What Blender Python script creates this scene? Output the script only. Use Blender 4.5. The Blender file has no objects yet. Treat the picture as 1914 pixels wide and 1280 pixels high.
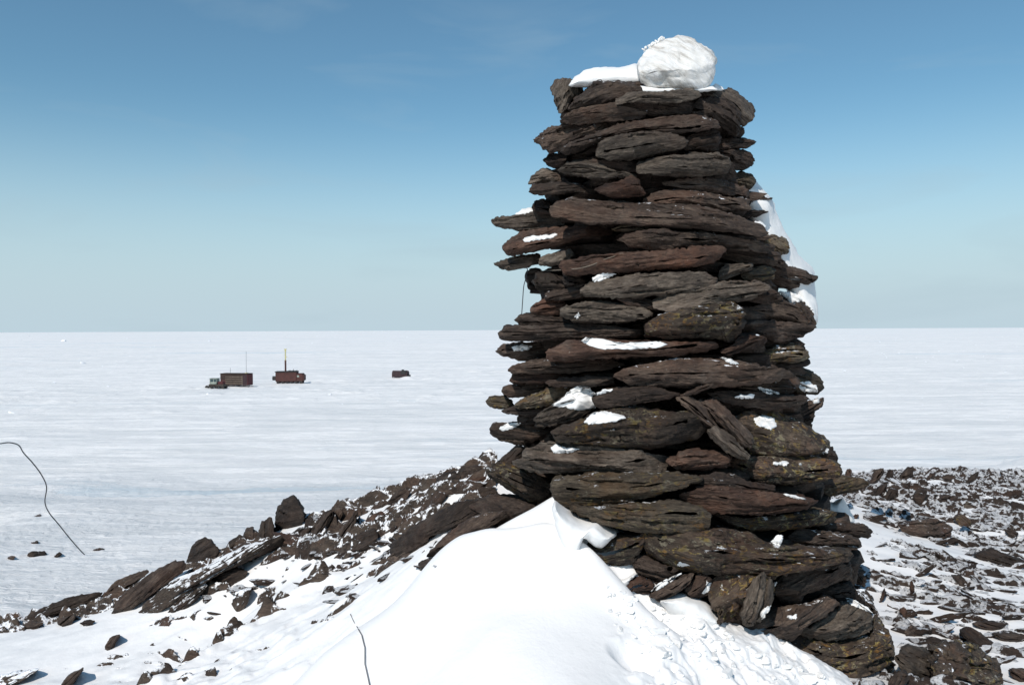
import bpy, bmesh, math, random
import numpy as np
from mathutils import Vector, Matrix
from mathutils.bvhtree import BVHTree

# ------------------------------------------------------------------ camera, sky, sun
H = 11.7                 # eye height over the frozen plain
F = 1489.0               # focal length in pixels of the 1914 px wide photograph
W0, H0 = 957.0, 640.0
C = bpy.context.scene.collection
rng = random.Random(7)

cam_data = bpy.data.cameras.new('camera')
cam = bpy.data.objects.new('camera', cam_data)
C.objects.link(cam)
cam_data.sensor_width = 36.0
cam_data.lens = 36.0 * F / 1914.0
cam_data.clip_start = 0.05
cam_data.clip_end = 60000.0
CM = Matrix.Translation((0, 0, H)) @ Matrix.Rotation(math.radians(90 - 0.905), 4, 'X') @ Matrix.Rotation(math.radians(-0.27), 4, 'Z')
cam.matrix_world = CM
bpy.context.scene.camera = cam
RM = np.array(CM.to_3x3())

SUN_EL, SUN_AZ = 43.0, 205.0          # azimuth clockwise from the view direction: behind the camera, to the left
world = bpy.data.worlds.new('World')
bpy.context.scene.world = world
world.use_nodes = True
wn = world.node_tree
sky = wn.nodes.new('ShaderNodeTexSky')
sky.sky_type = 'NISHITA'
sky.sun_disc = False
sky.sun_elevation = math.radians(SUN_EL)
sky.sun_rotation = math.radians(SUN_AZ)
sky.altitude = 0
sky.air_density = 1.0
sky.dust_density = 0.2
sky.ozone_density = 1.0
# colder, cleaner polar air: a slight tint of the whole sky and a pale grey blue band of air along the horizon
_ti = wn.nodes.new('ShaderNodeMix'); _ti.data_type = 'RGBA'; _ti.blend_type = 'MULTIPLY'
_ti.inputs[0].default_value = 1.0; _ti.inputs[7].default_value = (0.70, 0.98, 0.99, 1)
wn.links.new(sky.outputs[0], _ti.inputs[6])
_tc = wn.nodes.new('ShaderNodeTexCoord'); _sp = wn.nodes.new('ShaderNodeSeparateXYZ'); wn.links.new(_tc.outputs['Generated'], _sp.inputs[0])
_mr = wn.nodes.new('ShaderNodeMapRange'); _mr.interpolation_type = 'SMOOTHERSTEP'
_mr.inputs[1].default_value = -0.02; _mr.inputs[2].default_value = 0.30; _mr.inputs[3].default_value = 1.0; _mr.inputs[4].default_value = 0.0
wn.links.new(_sp.outputs[2], _mr.inputs[0])
_hz = wn.nodes.new('ShaderNodeMix'); _hz.data_type = 'RGBA'; _hz.inputs[7].default_value = (4.7, 5.9, 6.6, 1)
wn.links.new(_mr.outputs[0], _hz.inputs[0]); wn.links.new(_ti.outputs[2], _hz.inputs[6])
# faint high streaks of cirrus
_cm = wn.nodes.new('ShaderNodeMapping'); _cm.inputs['Scale'].default_value = (2.2, 2.2, 9.0); _cm.inputs['Rotation'].default_value = (0, math.radians(12), 0)
wn.links.new(_tc.outputs['Generated'], _cm.inputs[0])
_cn = wn.nodes.new('ShaderNodeTexNoise'); _cn.inputs['Scale'].default_value = 1.6; _cn.inputs['Detail'].default_value = 5; _cn.inputs['Distortion'].default_value = 0.6
wn.links.new(_cm.outputs[0], _cn.inputs[0])
_cr = wn.nodes.new('ShaderNodeMapRange'); _cr.inputs[1].default_value = 0.54; _cr.inputs[2].default_value = 0.82; _cr.inputs[3].default_value = 0.0; _cr.inputs[4].default_value = 0.34
wn.links.new(_cn.outputs[0], _cr.inputs[0])
_cx = wn.nodes.new('ShaderNodeMix'); _cx.data_type = 'RGBA'; _cx.inputs[7].default_value = (3.6, 4.7, 5.4, 1)
wn.links.new(_cr.outputs[0], _cx.inputs[0]); wn.links.new(_hz.outputs[2], _cx.inputs[6])
wn.links.new(_cx.outputs[2], wn.nodes['Background'].inputs[0])
wn.nodes['Background'].inputs[1].default_value = 0.10

sd = bpy.data.lights.new('sun', 'SUN')
sd.energy = 3.2
sd.angle = math.radians(0.5)
sd.color = (1.0, 0.935, 0.86)
sun = bpy.data.objects.new('sun', sd)
C.objects.link(sun)
_az, _el = math.radians(SUN_AZ), math.radians(SUN_EL)
TO_SUN = Vector((math.sin(_az) * math.cos(_el), math.cos(_az) * math.cos(_el), math.sin(_el)))
sun.rotation_euler = TO_SUN.to_track_quat('Z', 'Y').to_euler()

vs = bpy.context.scene.view_settings
vs.view_transform = 'Standard'
vs.look = 'None'
vs.exposure = 0.14
vs.gamma = 1.0

# ------------------------------------------------------------------ numbers
def raydir(px, py):
    px = np.asarray(px, float); py = np.asarray(py, float)
    v = np.stack([(px - W0) / F, (H0 - py) / F, -np.ones_like(px)], -1)
    return v @ RM.T

def P(px, py, Y):
    """the point at depth Y (metres ahead of the eye) seen at that place in the photograph"""
    d = raydir(px, py)
    Y = np.asarray(Y, float)
    r = d / d[..., 1:2] * Y[..., None]
    r[..., 2] += H
    return r

def _hash(ix, iy, iz, seed):
    h = (ix.astype(np.int64) * 374761393 + iy.astype(np.int64) * 668265263 + iz.astype(np.int64) * 2147483647 + seed * 974634777) & 0xffffffff
    h = ((h ^ (h >> 13)) * 1274126177) & 0xffffffff
    h = ((h ^ (h >> 16)) * 2246822519) & 0xffffffff
    return ((h ^ (h >> 15)) & 0xffffff) / float(0xffffff) * 2 - 1

def vnoise(p, seed=0):
    p = np.asarray(p, float)
    i = np.floor(p).astype(np.int64); f = p - i
    f = f * f * f * (f * (f * 6 - 15) + 10)
    r = 0
    for a in (0, 1):
        wx = f[:, 0] if a else 1 - f[:, 0]
        for b in (0, 1):
            wy = f[:, 1] if b else 1 - f[:, 1]
            for c in (0, 1):
                wz = f[:, 2] if c else 1 - f[:, 2]
                r = r + wx * wy * wz * _hash(i[:, 0] + a, i[:, 1] + b, i[:, 2] + c, seed)
    return r

def fbm(p, seed=0, octs=4, gain=0.5):
    p = np.asarray(p, float); r = 0; a = 1.0; t = 0
    for k in range(octs):
        r = r + a * vnoise(p * (2.03 ** k) + 17.3 * k, seed + k * 31); t += a; a *= gain
    return r / t

def n2(x, y, sx, sy, seed=0, octs=4, gain=0.5):
    return fbm(np.stack([x * sx, y * sy, np.full_like(x, 0.37 + seed)], -1), seed, octs, gain)

def sstep(a, b, x):
    t = np.clip((x - a) / (b - a), 0, 1)
    return t * t * (3 - 2 * t)

def tps_fit(pts, lam=1e-4):
    pts = np.array(pts, float); n = len(pts)
    d = np.linalg.norm(pts[:, None, :2] - pts[None, :, :2], axis=-1)
    K = np.where(d > 0, d * d * np.log(d + 1e-9), 0) + lam * np.eye(n)
    Pm = np.concatenate([np.ones((n, 1)), pts[:, :2]], 1)
    A = np.zeros((n + 3, n + 3)); A[:n, :n] = K; A[:n, n:] = Pm; A[n:, :n] = Pm.T
    b = np.concatenate([pts[:, 2], np.zeros(3)])
    return pts[:, :2], np.linalg.solve(A, b)

def tps_eval(fit, x, y):
    c, w = fit; out = np.empty(x.shape); n = len(c)
    xf, yf = x.ravel(), y.ravel(); r = np.empty(len(xf))
    for s in range(0, len(xf), 60000):
        q = np.stack([xf[s:s + 60000], yf[s:s + 60000]], -1)
        d2 = ((q[:, None] - c[None]) ** 2).sum(-1)
        r[s:s + 60000] = (0.5 * d2 * np.log(d2 + 1e-18)) @ w[:n] + w[n] + q @ w[n + 1:]
    return r.reshape(x.shape)

# ------------------------------------------------------------------ materials
def new_mat(name):
    m = bpy.data.materials.new(name); m.use_nodes = True
    return m, m.node_tree, m.node_tree.nodes['Principled BSDF']

class NT:
    """small helper to wire shader nodes"""
    def __init__(s, nt): s.nt = nt
    def n(s, kind, **kw):
        nd = s.nt.nodes.new(kind)
        for k, v in kw.items():
            if k in nd.inputs: nd.inputs[k].default_value = v
            else: setattr(nd, k, v)
        return nd
    def l(s, a, b): s.nt.links.new(a, b)
    def noise(s, vec, scale, detail=6, rough=0.55, dist=0.0):
        nd = s.n('ShaderNodeTexNoise'); nd.inputs['Scale'].default_value = scale
        nd.inputs['Detail'].default_value = detail; nd.inputs['Roughness'].default_value = rough
        nd.inputs['Distortion'].default_value = dist
        s.l(vec, nd.inputs['Vector']); return nd.outputs['Fac']
    def mapv(s, vec, scale, loc=None):
        m = s.n('ShaderNodeMapping'); m.inputs['Scale'].default_value = scale
        s.l(vec, m.inputs['Vector'])
        if loc is not None: s.l(loc, m.inputs['Location'])
        return m.outputs[0]
    def ramp(s, fac, stops):
        r = s.n('ShaderNodeValToRGB'); e = r.color_ramp.elements
        while len(e) < len(stops): e.new(0.5)
        for k, (p, c) in enumerate(stops):
            e[k].position = p
            e[k].color = (c, c, c, 1) if isinstance(c, (int, float)) else (*c, 1)
        s.l(fac, r.inputs[0]); return r.outputs[0]
    def mix(s, fac, a, b):
        m = s.n('ShaderNodeMix'); m.data_type = 'RGBA'
        if isinstance(fac, (int, float)): m.inputs[0].default_value = fac
        else: s.l(fac, m.inputs[0])
        for v, i in ((a, 6), (b, 7)):
            if isinstance(v, tuple): m.inputs[i].default_value = (*v, 1)
            else: s.l(v, m.inputs[i])
        return m.outputs[2]
    def math(s, op, a, b=0.5):
        m = s.n('ShaderNodeMath'); m.operation = op
        for v, i in ((a, 0), (b, 1)):
            if isinstance(v, (int, float)): m.inputs[i].default_value = v
            else: s.l(v, m.inputs[i])
        return m.outputs[0]
    def bump(s, h, strength, dist, prev=None):
        b = s.n('ShaderNodeBump'); b.inputs['Strength'].default_value = strength
        b.inputs['Distance'].default_value = dist; s.l(h, b.inputs['Height'])
        if prev is not None: s.l(prev, b.inputs['Normal'])
        return b.outputs[0]

def rock_mat(name, c0, c1, c2, rust=0.25, lichen=0.0, pale=0.25, crust=0.3, rustcol=(0.13, 0.052, 0.026), frost=0.0):
    m, nt, bs = new_mat(name); q = NT(nt)
    tc = q.n('ShaderNodeTexCoord'); oi = q.n('ShaderNodeObjectInfo')
    off = q.n('ShaderNodeCombineXYZ')
    r10 = q.math('MULTIPLY', oi.outputs['Random'], 37.0)
    for k in range(3): q.l(r10, off.inputs[k])
    v = q.mapv(tc.outputs['Object'], (1, 1, 1), off.outputs[0])
    vs_ = q.mapv(v, (1.0, 1.0, 4.6))
    strat = q.noise(vs_, 6.5, 8, 0.62, 0.35)
    fine = q.noise(vs_, 34.0, 6, 0.6, 0.2)
    blot = q.noise(v, 4.5, 4, 0.55)
    grit = q.noise(v, 160.0, 3, 0.6)
    k = q.math('ADD', q.math('MULTIPLY', strat, 0.55), q.math('MULTIPLY', fine, 0.45))
    col = q.ramp(k, [(0.33, c0), (0.5, c1), (0.66, c2)])
    # weather tints of the stone itself
    col = q.mix(q.math('MULTIPLY', q.ramp(blot, [(0.5, 0.0), (0.68, 1.0)]), rust), col, rustcol)
    blot2 = q.noise(v, 9.0, 5, 0.6, 0.3)
    col = q.mix(q.math('MULTIPLY', q.ramp(blot2, [(0.54, 0.0), (0.66, 1.0)]), pale), col, (0.12, 0.105, 0.088))
    spots = q.noise(v, 48.0, 4, 0.62, 0.5)
    area = q.noise(v, 5.0, 3, 0.5)
    am = q.ramp(area, [(0.44, 0.0), (0.58, 1.0)])
    col = q.mix(q.math('MULTIPLY', q.math('MULTIPLY', q.ramp(spots, [(0.5, 0.0), (0.55, 1.0)]), am), crust), col, (0.012, 0.010, 0.010))
    if lichen > 0:
        sp2 = q.noise(q.mapv(v, (1, 1, 1.6)), 30.0, 5, 0.68, 0.8)
        ar2 = q.noise(v, 6.0, 3, 0.5)
        am2 = q.ramp(ar2, [(0.42, 0.0), (0.54, 1.0)])
        f1 = q.math('MULTIPLY', q.math('MULTIPLY', q.ramp(sp2, [(0.53, 0.0), (0.585, 1.0)]), am2), lichen)
        hue = q.noise(v, 14.0, 2, 0.5)
        lc = q.ramp(hue, [(0.42, (0.17, 0.085, 0.022)), (0.5, (0.24, 0.18, 0.055)), (0.6, (0.20, 0.18, 0.13))])
        col = q.mix(f1, col, lc)
    # specks of minerals / frost
    sp = q.noise(v, 95.0, 2, 0.5)
    col = q.mix(q.ramp(sp, [(0.735, 0.0), (0.75, 0.5)]), col, (0.32, 0.29, 0.25))
    if frost != 0:
        geo = q.n('ShaderNodeNewGeometry'); sx = q.n('ShaderNodeSeparateXYZ'); q.l(geo.outputs['Normal'], sx.inputs[0])
        fr = q.noise(q.mapv(geo.outputs['Position'], (1, 1, 1)), 16.0, 6, 0.68, 0.4)
        up = q.ramp(q.math('ADD', q.math('MULTIPLY', sx.outputs[2], 0.35), fr), [(0.74 - 0.1 * frost, 0.0), (0.80 - 0.1 * frost, 1.0)])
        col = q.mix(up, col, (0.80, 0.81, 0.83))
    hsv = q.n('ShaderNodeHueSaturation')
    q.l(col, hsv.inputs['Color'])
    vr = q.n('ShaderNodeMapRange'); q.l(oi.outputs['Random'], vr.inputs[0]); vr.inputs[3].default_value = 0.62; vr.inputs[4].default_value = 1.4
    q.l(vr.outputs[0], hsv.inputs['Value'])
    q.l(hsv.outputs[0], bs.inputs['Base Color'])
    bs.inputs['Roughness'].default_value = 0.82
    bs.inputs['Specular IOR Level'].default_value = 0.28
    b = q.bump(strat, 0.8, 0.03)
    b = q.bump(fine, 0.9, 0.012, b)
    b = q.bump(blot2, 0.5, 0.02, b)
    b = q.bump(spots, 0.4, 0.004, b)
    b = q.bump(grit, 0.35, 0.0015, b)
    q.l(b, bs.inputs['Normal'])
    return m

M_DARK = rock_mat('slate_dark', (0.0108, 0.0073, 0.0060), (0.0398, 0.0276, 0.0213), (0.0960, 0.0694, 0.0536), rust=0.15)
M_BROWN = rock_mat('slate_brown', (0.0144, 0.0098, 0.0075), (0.0538, 0.0371, 0.0282), (0.1275, 0.0925, 0.0684), rust=0.22, frost=-1.75)
M_GREY = rock_mat('slate_grey', (0.0198, 0.0147, 0.0112), (0.080, 0.063, 0.049), (0.19, 0.155, 0.122), rust=0.12, pale=0.35)
M_RUST = rock_mat('slate_rust', (0.0162, 0.0090, 0.0067), (0.0644, 0.0360, 0.0252), (0.1380, 0.0870, 0.0622), rust=0.45, rustcol=(0.1418, 0.0551, 0.0280))
M_LICH = rock_mat('slate_lichen', (0.0135, 0.0098, 0.0075), (0.0515, 0.0371, 0.0272), (0.1230, 0.0925, 0.0672), rust=0.3, lichen=0.8, crust=0.75, frost=-1.75)
M_OLIVE = rock_mat('slate_olive', (0.0216, 0.0155, 0.0112), (0.082, 0.062, 0.043), (0.19, 0.15, 0.105), rust=0.5, lichen=0.6, rustcol=(0.1755, 0.0918, 0.0358), frost=-1.75)
M_OUT = rock_mat('outcrop_slate', (0.0168, 0.0121, 0.0100), (0.0480, 0.0352, 0.0270), (0.0960, 0.0726, 0.0550), rust=0.2, frost=-0.35, crust=0.5)
M_DUST = rock_mat('dusted_slate', (0.0168, 0.0121, 0.01), (0.048, 0.0352, 0.027), (0.096, 0.0726, 0.055), rust=0.2, frost=0.3, crust=0.5)
M_OUTR = rock_mat('outcrop_slate_brown', (0.0216, 0.0132, 0.0100), (0.0552, 0.0374, 0.0290), (0.1020, 0.0726, 0.0550), rust=0.2, frost=-0.2, crust=0.4)
MATS = dict(D=M_DARK, B=M_BROWN, G=M_GREY, R=M_RUST, L=M_LICH, O=M_OLIVE, X=M_DUST, Y=M_OUTR)

def snow_mat(name, col=(0.88, 0.87, 0.86), b1=(9.0, 0.35, 0.02), b2=(70.0, 0.25, 0.003), stretch=(1, 1, 1), streak=None):
    m, nt, bs = new_mat(name); q = NT(nt)
    geo = q.n('ShaderNodeNewGeometry')
    v = q.mapv(geo.outputs['Position'], stretch)
    a = q.noise(v, b1[0], 7, 0.6, 0.2)
    c = q.noise(v, b2[0], 4, 0.6)
    base = q.mix(q.ramp(a, [(0.3, 0.0), (0.7, 1.0)]), tuple(x * 0.95 for x in col), col)
    q.l(base, bs.inputs['Base Color'])
    bs.inputs['Roughness'].default_value = 0.6
    bs.inputs['Specular IOR Level'].default_value = 0.25
    b = q.bump(a, b1[1], b1[2]); b = q.bump(c, b2[1], b2[2], b)
    q.l(b, bs.inputs['Normal'])
    return m
M_SNOW = snow_mat('snow', b1=(3.0, 0.35, 0.05), b2=(38.0, 0.35, 0.006))
M_DRIFT = snow_mat('drift_snow', b1=(4.0, 0.28, 0.04), b2=(70.0, 0.35, 0.003))
M_PATCH = snow_mat('clinging_snow', col=(0.84, 0.835, 0.82), b1=(30.0, 0.4, 0.008), b2=(140.0, 0.3, 0.002))

def plain_mat():
    m, nt, bs = new_mat('wind_packed_snow'); q = NT(nt)
    geo = q.n('ShaderNodeNewGeometry')
    pos = geo.outputs['Position']
    v1 = q.mapv(pos, (0.06, 0.30, 1)); s1 = q.noise(v1, 1.0, 9, 0.74, 0.15)        # long wind ridges
    v2 = q.mapv(pos, (0.012, 0.05, 1)); s2 = q.noise(v2, 1.0, 6, 0.62, 0.4)      # broad bands
    v3 = q.mapv(pos, (0.45, 1.5, 1)); s3 = q.noise(v3, 1.0, 6, 0.65, 0.2)
    v4 = q.mapv(pos, (0.0035, 0.016, 1)); s4 = q.noise(v4, 1.0, 6, 0.6, 0.5)      # bare blue ice
    v5 = q.mapv(pos, (0.11, 0.20, 1)); s5 = q.noise(v5, 1.0, 11, 0.82, 0.0)
    k = q.math('ADD', q.math('MULTIPLY', s1, 0.42), q.math('ADD', q.math('MULTIPLY', s2, 0.18), q.math('ADD', q.math('MULTIPLY', s3, 0.15), q.math('MULTIPLY', s5, 0.25))))
    col = q.ramp(k, [(0.40, (0.74, 0.75, 0.75)), (0.465, (0.85, 0.85, 0.84)), (0.51, (0.90, 0.89, 0.875)), (0.53, (0.99, 0.975, 0.955))])  # snow tones; their contrast also paints in shading of the wind ridges
    ice = q.ramp(s4, [(0.57, 0.0), (0.66, 0.6)])
    ice = q.math('MULTIPLY', ice, q.ramp(s1, [(0.45, 1.0), (0.6, 0.25)]))
    col = q.mix(ice, col, (0.55, 0.68, 0.75))
    q.l(col, bs.inputs['Base Color'])
    bs.inputs['Roughness'].default_value = 0.62
    bs.inputs['Specular IOR Level'].default_value = 0.2
    b = q.bump(s1, 1.0, 0.45); b = q.bump(s3, 0.7, 0.14, b); b = q.bump(s5, 0.5, 0.2, b)
    q.l(b, bs.inputs['Normal'])
    return m
M_PLAIN = plain_mat()

def quartz_mat():
    m, nt, bs = new_mat('white_quartz'); q = NT(nt)
    tc = q.n('ShaderNodeTexCoord')
    rot = q.n('ShaderNodeMapping'); rot.inputs['Rotation'].default_value = (0, math.radians(-42), 0)
    q.l(tc.outputs['Object'], rot.inputs['Vector'])
    v = q.mapv(rot.outputs[0], (1, 1, 5))
    a = q.noise(v, 6.0, 8, 0.65, 0.4); c = q.noise(tc.outputs['Object'], 40.0, 5, 0.6)
    q.l(q.ramp(a, [(0.36, (0.50, 0.47, 0.43)), (0.46, (0.70, 0.68, 0.64)), (0.58, (0.82, 0.81, 0.79))]), bs.inputs['Base Color'])
    bs.inputs['Roughness'].default_value = 0.55
    b = q.bump(a, 0.7, 0.03); b = q.bump(c, 0.5, 0.004, b); q.l(b, bs.inputs['Normal'])
    return m
M_QUARTZ = quartz_mat()

def plain_col(name, col, rough=0.7, var=0.25, scale=3.0, metal=0.0):
    m, nt, bs = new_mat(name); q = NT(nt)
    tc = q.n('ShaderNodeTexCoord')
    a = q.noise(tc.outputs['Object'], scale, 5, 0.6)
    q.l(q.ramp(a, [(0.3, tuple(c * (1 - var) for c in col)), (0.7, tuple(min(1, c * (1 + var)) for c in col))]), bs.inputs['Base Color'])
    bs.inputs['Roughness'].default_value = rough; bs.inputs['Metallic'].default_value = metal
    return m

# ------------------------------------------------------------------ object helpers
def tag(o, label=None, cat=None, group=None, kind=None):
    if label: o['label'] = label
    if cat: o['category'] = cat
    if group: o['group'] = group
    if kind: o['kind'] = kind
    return o

def empty(name, loc, rz=0.0):
    o = bpy.data.objects.new(name, None); C.objects.link(o)
    o.empty_display_size = 0.3
    o.location = loc; o.rotation_euler = (0, 0, rz)
    return o

def link_mesh(name, me, mat, parent=None, mw=None):
    o = bpy.data.objects.new(name, me); C.objects.link(o)
    if mat and not me.materials: me.materials.append(mat)
    if parent is not None:
        o.parent = parent
        pw = world_of(parent)
        o.matrix_basis = pw.inverted() @ (mw if mw is not None else Matrix.Identity(4))
    elif mw is not None:
        o.matrix_basis = mw
    return o

def world_of(o):
    m = o.matrix_basis.copy()
    if o.parent: m = world_of(o.parent) @ m
    return m

def np_mesh(name, co, faces, smooth=True):
    """co (N,3), faces (M,k) arrays or a list of such arrays"""
    me = bpy.data.meshes.new(name)
    if not isinstance(faces, list): faces = [faces]
    me.vertices.add(len(co)); me.vertices.foreach_set('co', np.asarray(co, np.float32).ravel())
    idx = np.concatenate([f.ravel() for f in faces]).astype(np.int32)
    tot = np.concatenate([np.full(len(f), f.shape[1], np.int32) for f in faces])
    st = np.concatenate([[0], np.cumsum(tot)[:-1]]).astype(np.int32)
    me.loops.add(len(idx)); me.loops.foreach_set('vertex_index', idx)
    me.polygons.add(len(tot)); me.polygons.foreach_set('loop_start', st)
    try: me.polygons.foreach_set('loop_total', tot)
    except Exception: pass
    me.update(calc_edges=True)
    if smooth: me.polygons.foreach_set('use_smooth', np.ones(len(tot), bool))
    return me

def vnormals(me):
    n = np.empty(len(me.vertices) * 3, np.float32); me.vertices.foreach_get('normal', n); return n.reshape(-1, 3)
def vco(me):
    n = np.empty(len(me.vertices) * 3, np.float32); me.vertices.foreach_get('co', n); return n.reshape(-1, 3)
def set_co(me, co):
    me.vertices.foreach_set('co', np.asarray(co, np.float32).ravel()); me.update()

def grid_faces(nu, nv, keep=None, wrap=False):
    i = np.arange(nu - 1)[:, None]; j = np.arange(nv if wrap else nv - 1)[None, :]
    a = i * nv + j; b = i * nv + (j + 1) % nv; c = (i + 1) * nv + (j + 1) % nv; d = (i + 1) * nv + j
    f = np.stack([a, b, c, d], -1).reshape(-1, 4)
    if keep is not None:
        f = f[keep[f].any(1)]
    return f

def compact(co, f):
    u, inv = np.unique(f.ravel(), return_inverse=True)
    return co[u], inv.reshape(f.shape)

# ------------------------------------------------------------------ the land
# (px, py, depth) places on the ground, read from the photograph
G_PX = [(0, 1280, 4.8), (300, 1280, 4.0), (540, 1280, 3.45), (300, 1200, 5.0), (500, 1150, 4.6), (650, 1060, 4.8), (800, 1005, 4.6),
        (0, 1166, 6.5), (100, 1150, 6.4), (200, 1128, 6.3), (300, 1082, 6.3), (400, 1038, 6.3), (540, 985, 6.0), (700, 940, 5.6), (800, 915, 5.2), (880, 885, 5.0),
        (950, 950, 4.3), (1000, 960, 4.0),
        (1560, 893, 9.0), (1700, 888, 10.0), (1914, 912, 11.0), (2200, 950, 11.0), (1640, 960, 6.4), (1680, 1255, 3.6), (1700, 1100, 4.8), (1800, 1000, 6.5), (1914, 1150, 4.5),
        (1914, 1280, 3.7), (2200, 1280, 3.7), (1300, 880, 7.0), (1100, 880, 6.0), (1560, 1290, 3.15)]
gp = [tuple(P(a, b, y)) for a, b, y in G_PX]
gp += [(0, 0, H - 1.65), (-1, 0, H - 1.7), (1, 0, H - 1.62), (-3, 0, H - 1.95), (3, 0, H - 1.7), (0, -3, H - 1.9), (-4, 3, H - 2.15), (5, 3, H - 1.75), (0.2, 2.3, H - 1.55), (0.9, 2.6, H - 1.55), (0.3, 4.0, H - 1.3)]
for px_, sl in ((-500, 1), (0, 1), (300, 1), (600, 1), (900, .97)):
    for Y_, z_ in ((9.0, -3.5), (13, -4.9), (22, -6.3), (32, -7.5), (45, -9.6), (60, -11.5), (80, -13.0), (110, -16.0)):
        gp.append(((px_ - W0) / F * Y_, Y_, H + z_))
for px_ in (1200, 1560, 1914, 2400):
    for Y_, z_ in ((14, -3.6), (18, -5.0), (30, -8.0), (45, -10.5), (60, -12.0), (80, -13.5), (110, -16.5)):
        gp.append(((px_ - W0) / F * Y_, Y_, H + z_))
gp += [(-12, 6, H - 4.6), (-20, 10, H - 7), (-10, -4, H - 3.5), (12, 3, H - 2.8), (22, 8, H - 5.5), (12, -6, H - 3.2), (-30, 30, H - 11.5), (40, 30, H - 11), (-50, 60, H - 15), (60, 60, H - 16), (0, -20, H - 6), (-30, -20, H - 12), (30, -20, H - 11), (-45, 5, H - 14), (50, 5, H - 13)]
GFIT = tps_fit(gp, 1e-3)

def ground(x, y):
    x = np.asarray(x, float); y = np.asarray(y, float)
    z = tps_eval(GFIT, x, y)
    r = np.sqrt(x * x + y * y)
    a = np.clip(r / 8.0, 0.35, 1.0)
    z = z + 0.05 * n2(x, y, 0.7, 1.1, 3, 4) * a
    z = z + 0.022 * n2(x, y, 3.0, 5.0, 5, 4) * np.clip(a, 0, 1)
    far = sstep(9, 16, y)
    z = z + far * (0.20 * n2(x, y, 0.10, 0.32, 8, 5) + 0.07 * n2(x, y, 0.9, 2.6, 9, 4, 0.65))
    return z

def seg_dist(x, y, pts):
    d = np.full(x.shape, 9.0)
    for (ax, ay), (bx, by) in zip(pts[:-1], pts[1:]):
        t = np.clip(((x - ax) * (bx - ax) + (y - ay) * (by - ay)) / ((bx - ax) ** 2 + (by - ay) ** 2), 0, 1)
        d = np.minimum(d, np.hypot(x - ax - t * (bx - ax), y - ay - t * (by - ay)))
    return d
BOWL = [tuple(P(a, b, y))[:2] for a, b, y in [(470, 1090, 5.1), (400, 1130, 4.9), (320, 1180, 4.6), (255, 1245, 4.25)]]
CREST = [tuple(P(a, b, y))[:2] for a, b, y in [(600, 1085, 4.75), (520, 1130, 4.65), (430, 1175, 4.45), (350, 1225, 4.2), (265, 1285, 3.95)]]
_ground0 = ground
def ground(x, y):
    z = _ground0(x, y)
    b = seg_dist(np.asarray(x, float), np.asarray(y, float), BOWL)
    z = z - 0.10 * np.exp(-(b / 0.20) ** 2)
    c = seg_dist(np.asarray(x, float), np.asarray(y, float), CREST)
    return z + 0.045 * np.exp(-(c / 0.10) ** 2)

def hit_ground(px, py, fn=None, y0=2.0, y1=70.0):
    fn = fn or ground
    Y = np.exp(np.linspace(math.log(y0), math.log(y1), 700))
    q = P(np.full_like(Y, px), np.full_like(Y, py), Y)
    dz = q[:, 2] - fn(q[:, 0], q[:, 1])
    k = np.nonzero(dz <= 0)[0]
    if len(k) == 0 or k[0] == 0: return None
    i = k[0]; t = dz[i - 1] / (dz[i - 1] - dz[i])
    return float(Y[i - 1] + t * (Y[i] - Y[i - 1]))

def polar(r0, r1, nr, a0, a1, na):
    r = np.exp(np.linspace(math.log(r0), math.log(r1), nr)); a = np.radians(np.linspace(a0, a1, na))
    R, A = np.meshgrid(r, a, indexing='ij')
    return R * np.sin(A), R * np.cos(A)

# hill: dense towards the view, coarse elsewhere
angs = np.concatenate([np.linspace(-180, -44, 90, endpoint=False), np.linspace(-44, 44, 760, endpoint=False), np.linspace(44, 180, 90)])
rr = np.concatenate([np.exp(np.linspace(math.log(0.4), math.log(2.4), 30, endpoint=False)), np.exp(np.linspace(math.log(2.4), math.log(14), 400, endpoint=False)), np.exp(np.linspace(math.log(14), math.log(100), 170))])
RR, AA = np.meshgrid(rr, np.radians(angs), indexing='ij')
X, Y = RR * np.sin(AA), RR * np.cos(AA)
Z = ground(X.ravel(), Y.ravel())
# scuffed, footprinted snow in front and left
scuff = np.exp(-(((X.ravel() + 1.6) / 1.1) ** 2 + ((Y.ravel() - 4.0) / 1.0) ** 2))
cell = n2(X.ravel(), Y.ravel(), 7, 9, 21, 3)
Z += 0.03 * scuff * np.sign(cell) * np.abs(cell) ** 0.6
co = np.stack([X.ravel(), Y.ravel(), Z], -1)
snow_hill = link_mesh('snowy_hill', np_mesh('snowy_hill', co, grid_faces(*X.shape)), M_SNOW)
snow_hill.data.materials.append(M_PLAIN)
_me = snow_hill.data; _c = np.empty(len(_me.polygons) * 3, np.float32); _me.polygons.foreach_get('center', _c); _c = _c.reshape(-1, 3)
_me.polygons.foreach_set('material_index', (np.hypot(_c[:, 0], _c[:, 1]) > 12.5).astype(np.int32)); _me.update()
tag(snow_hill, 'snow covered hilltop sloping down to the frozen plain', kind='structure')

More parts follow.
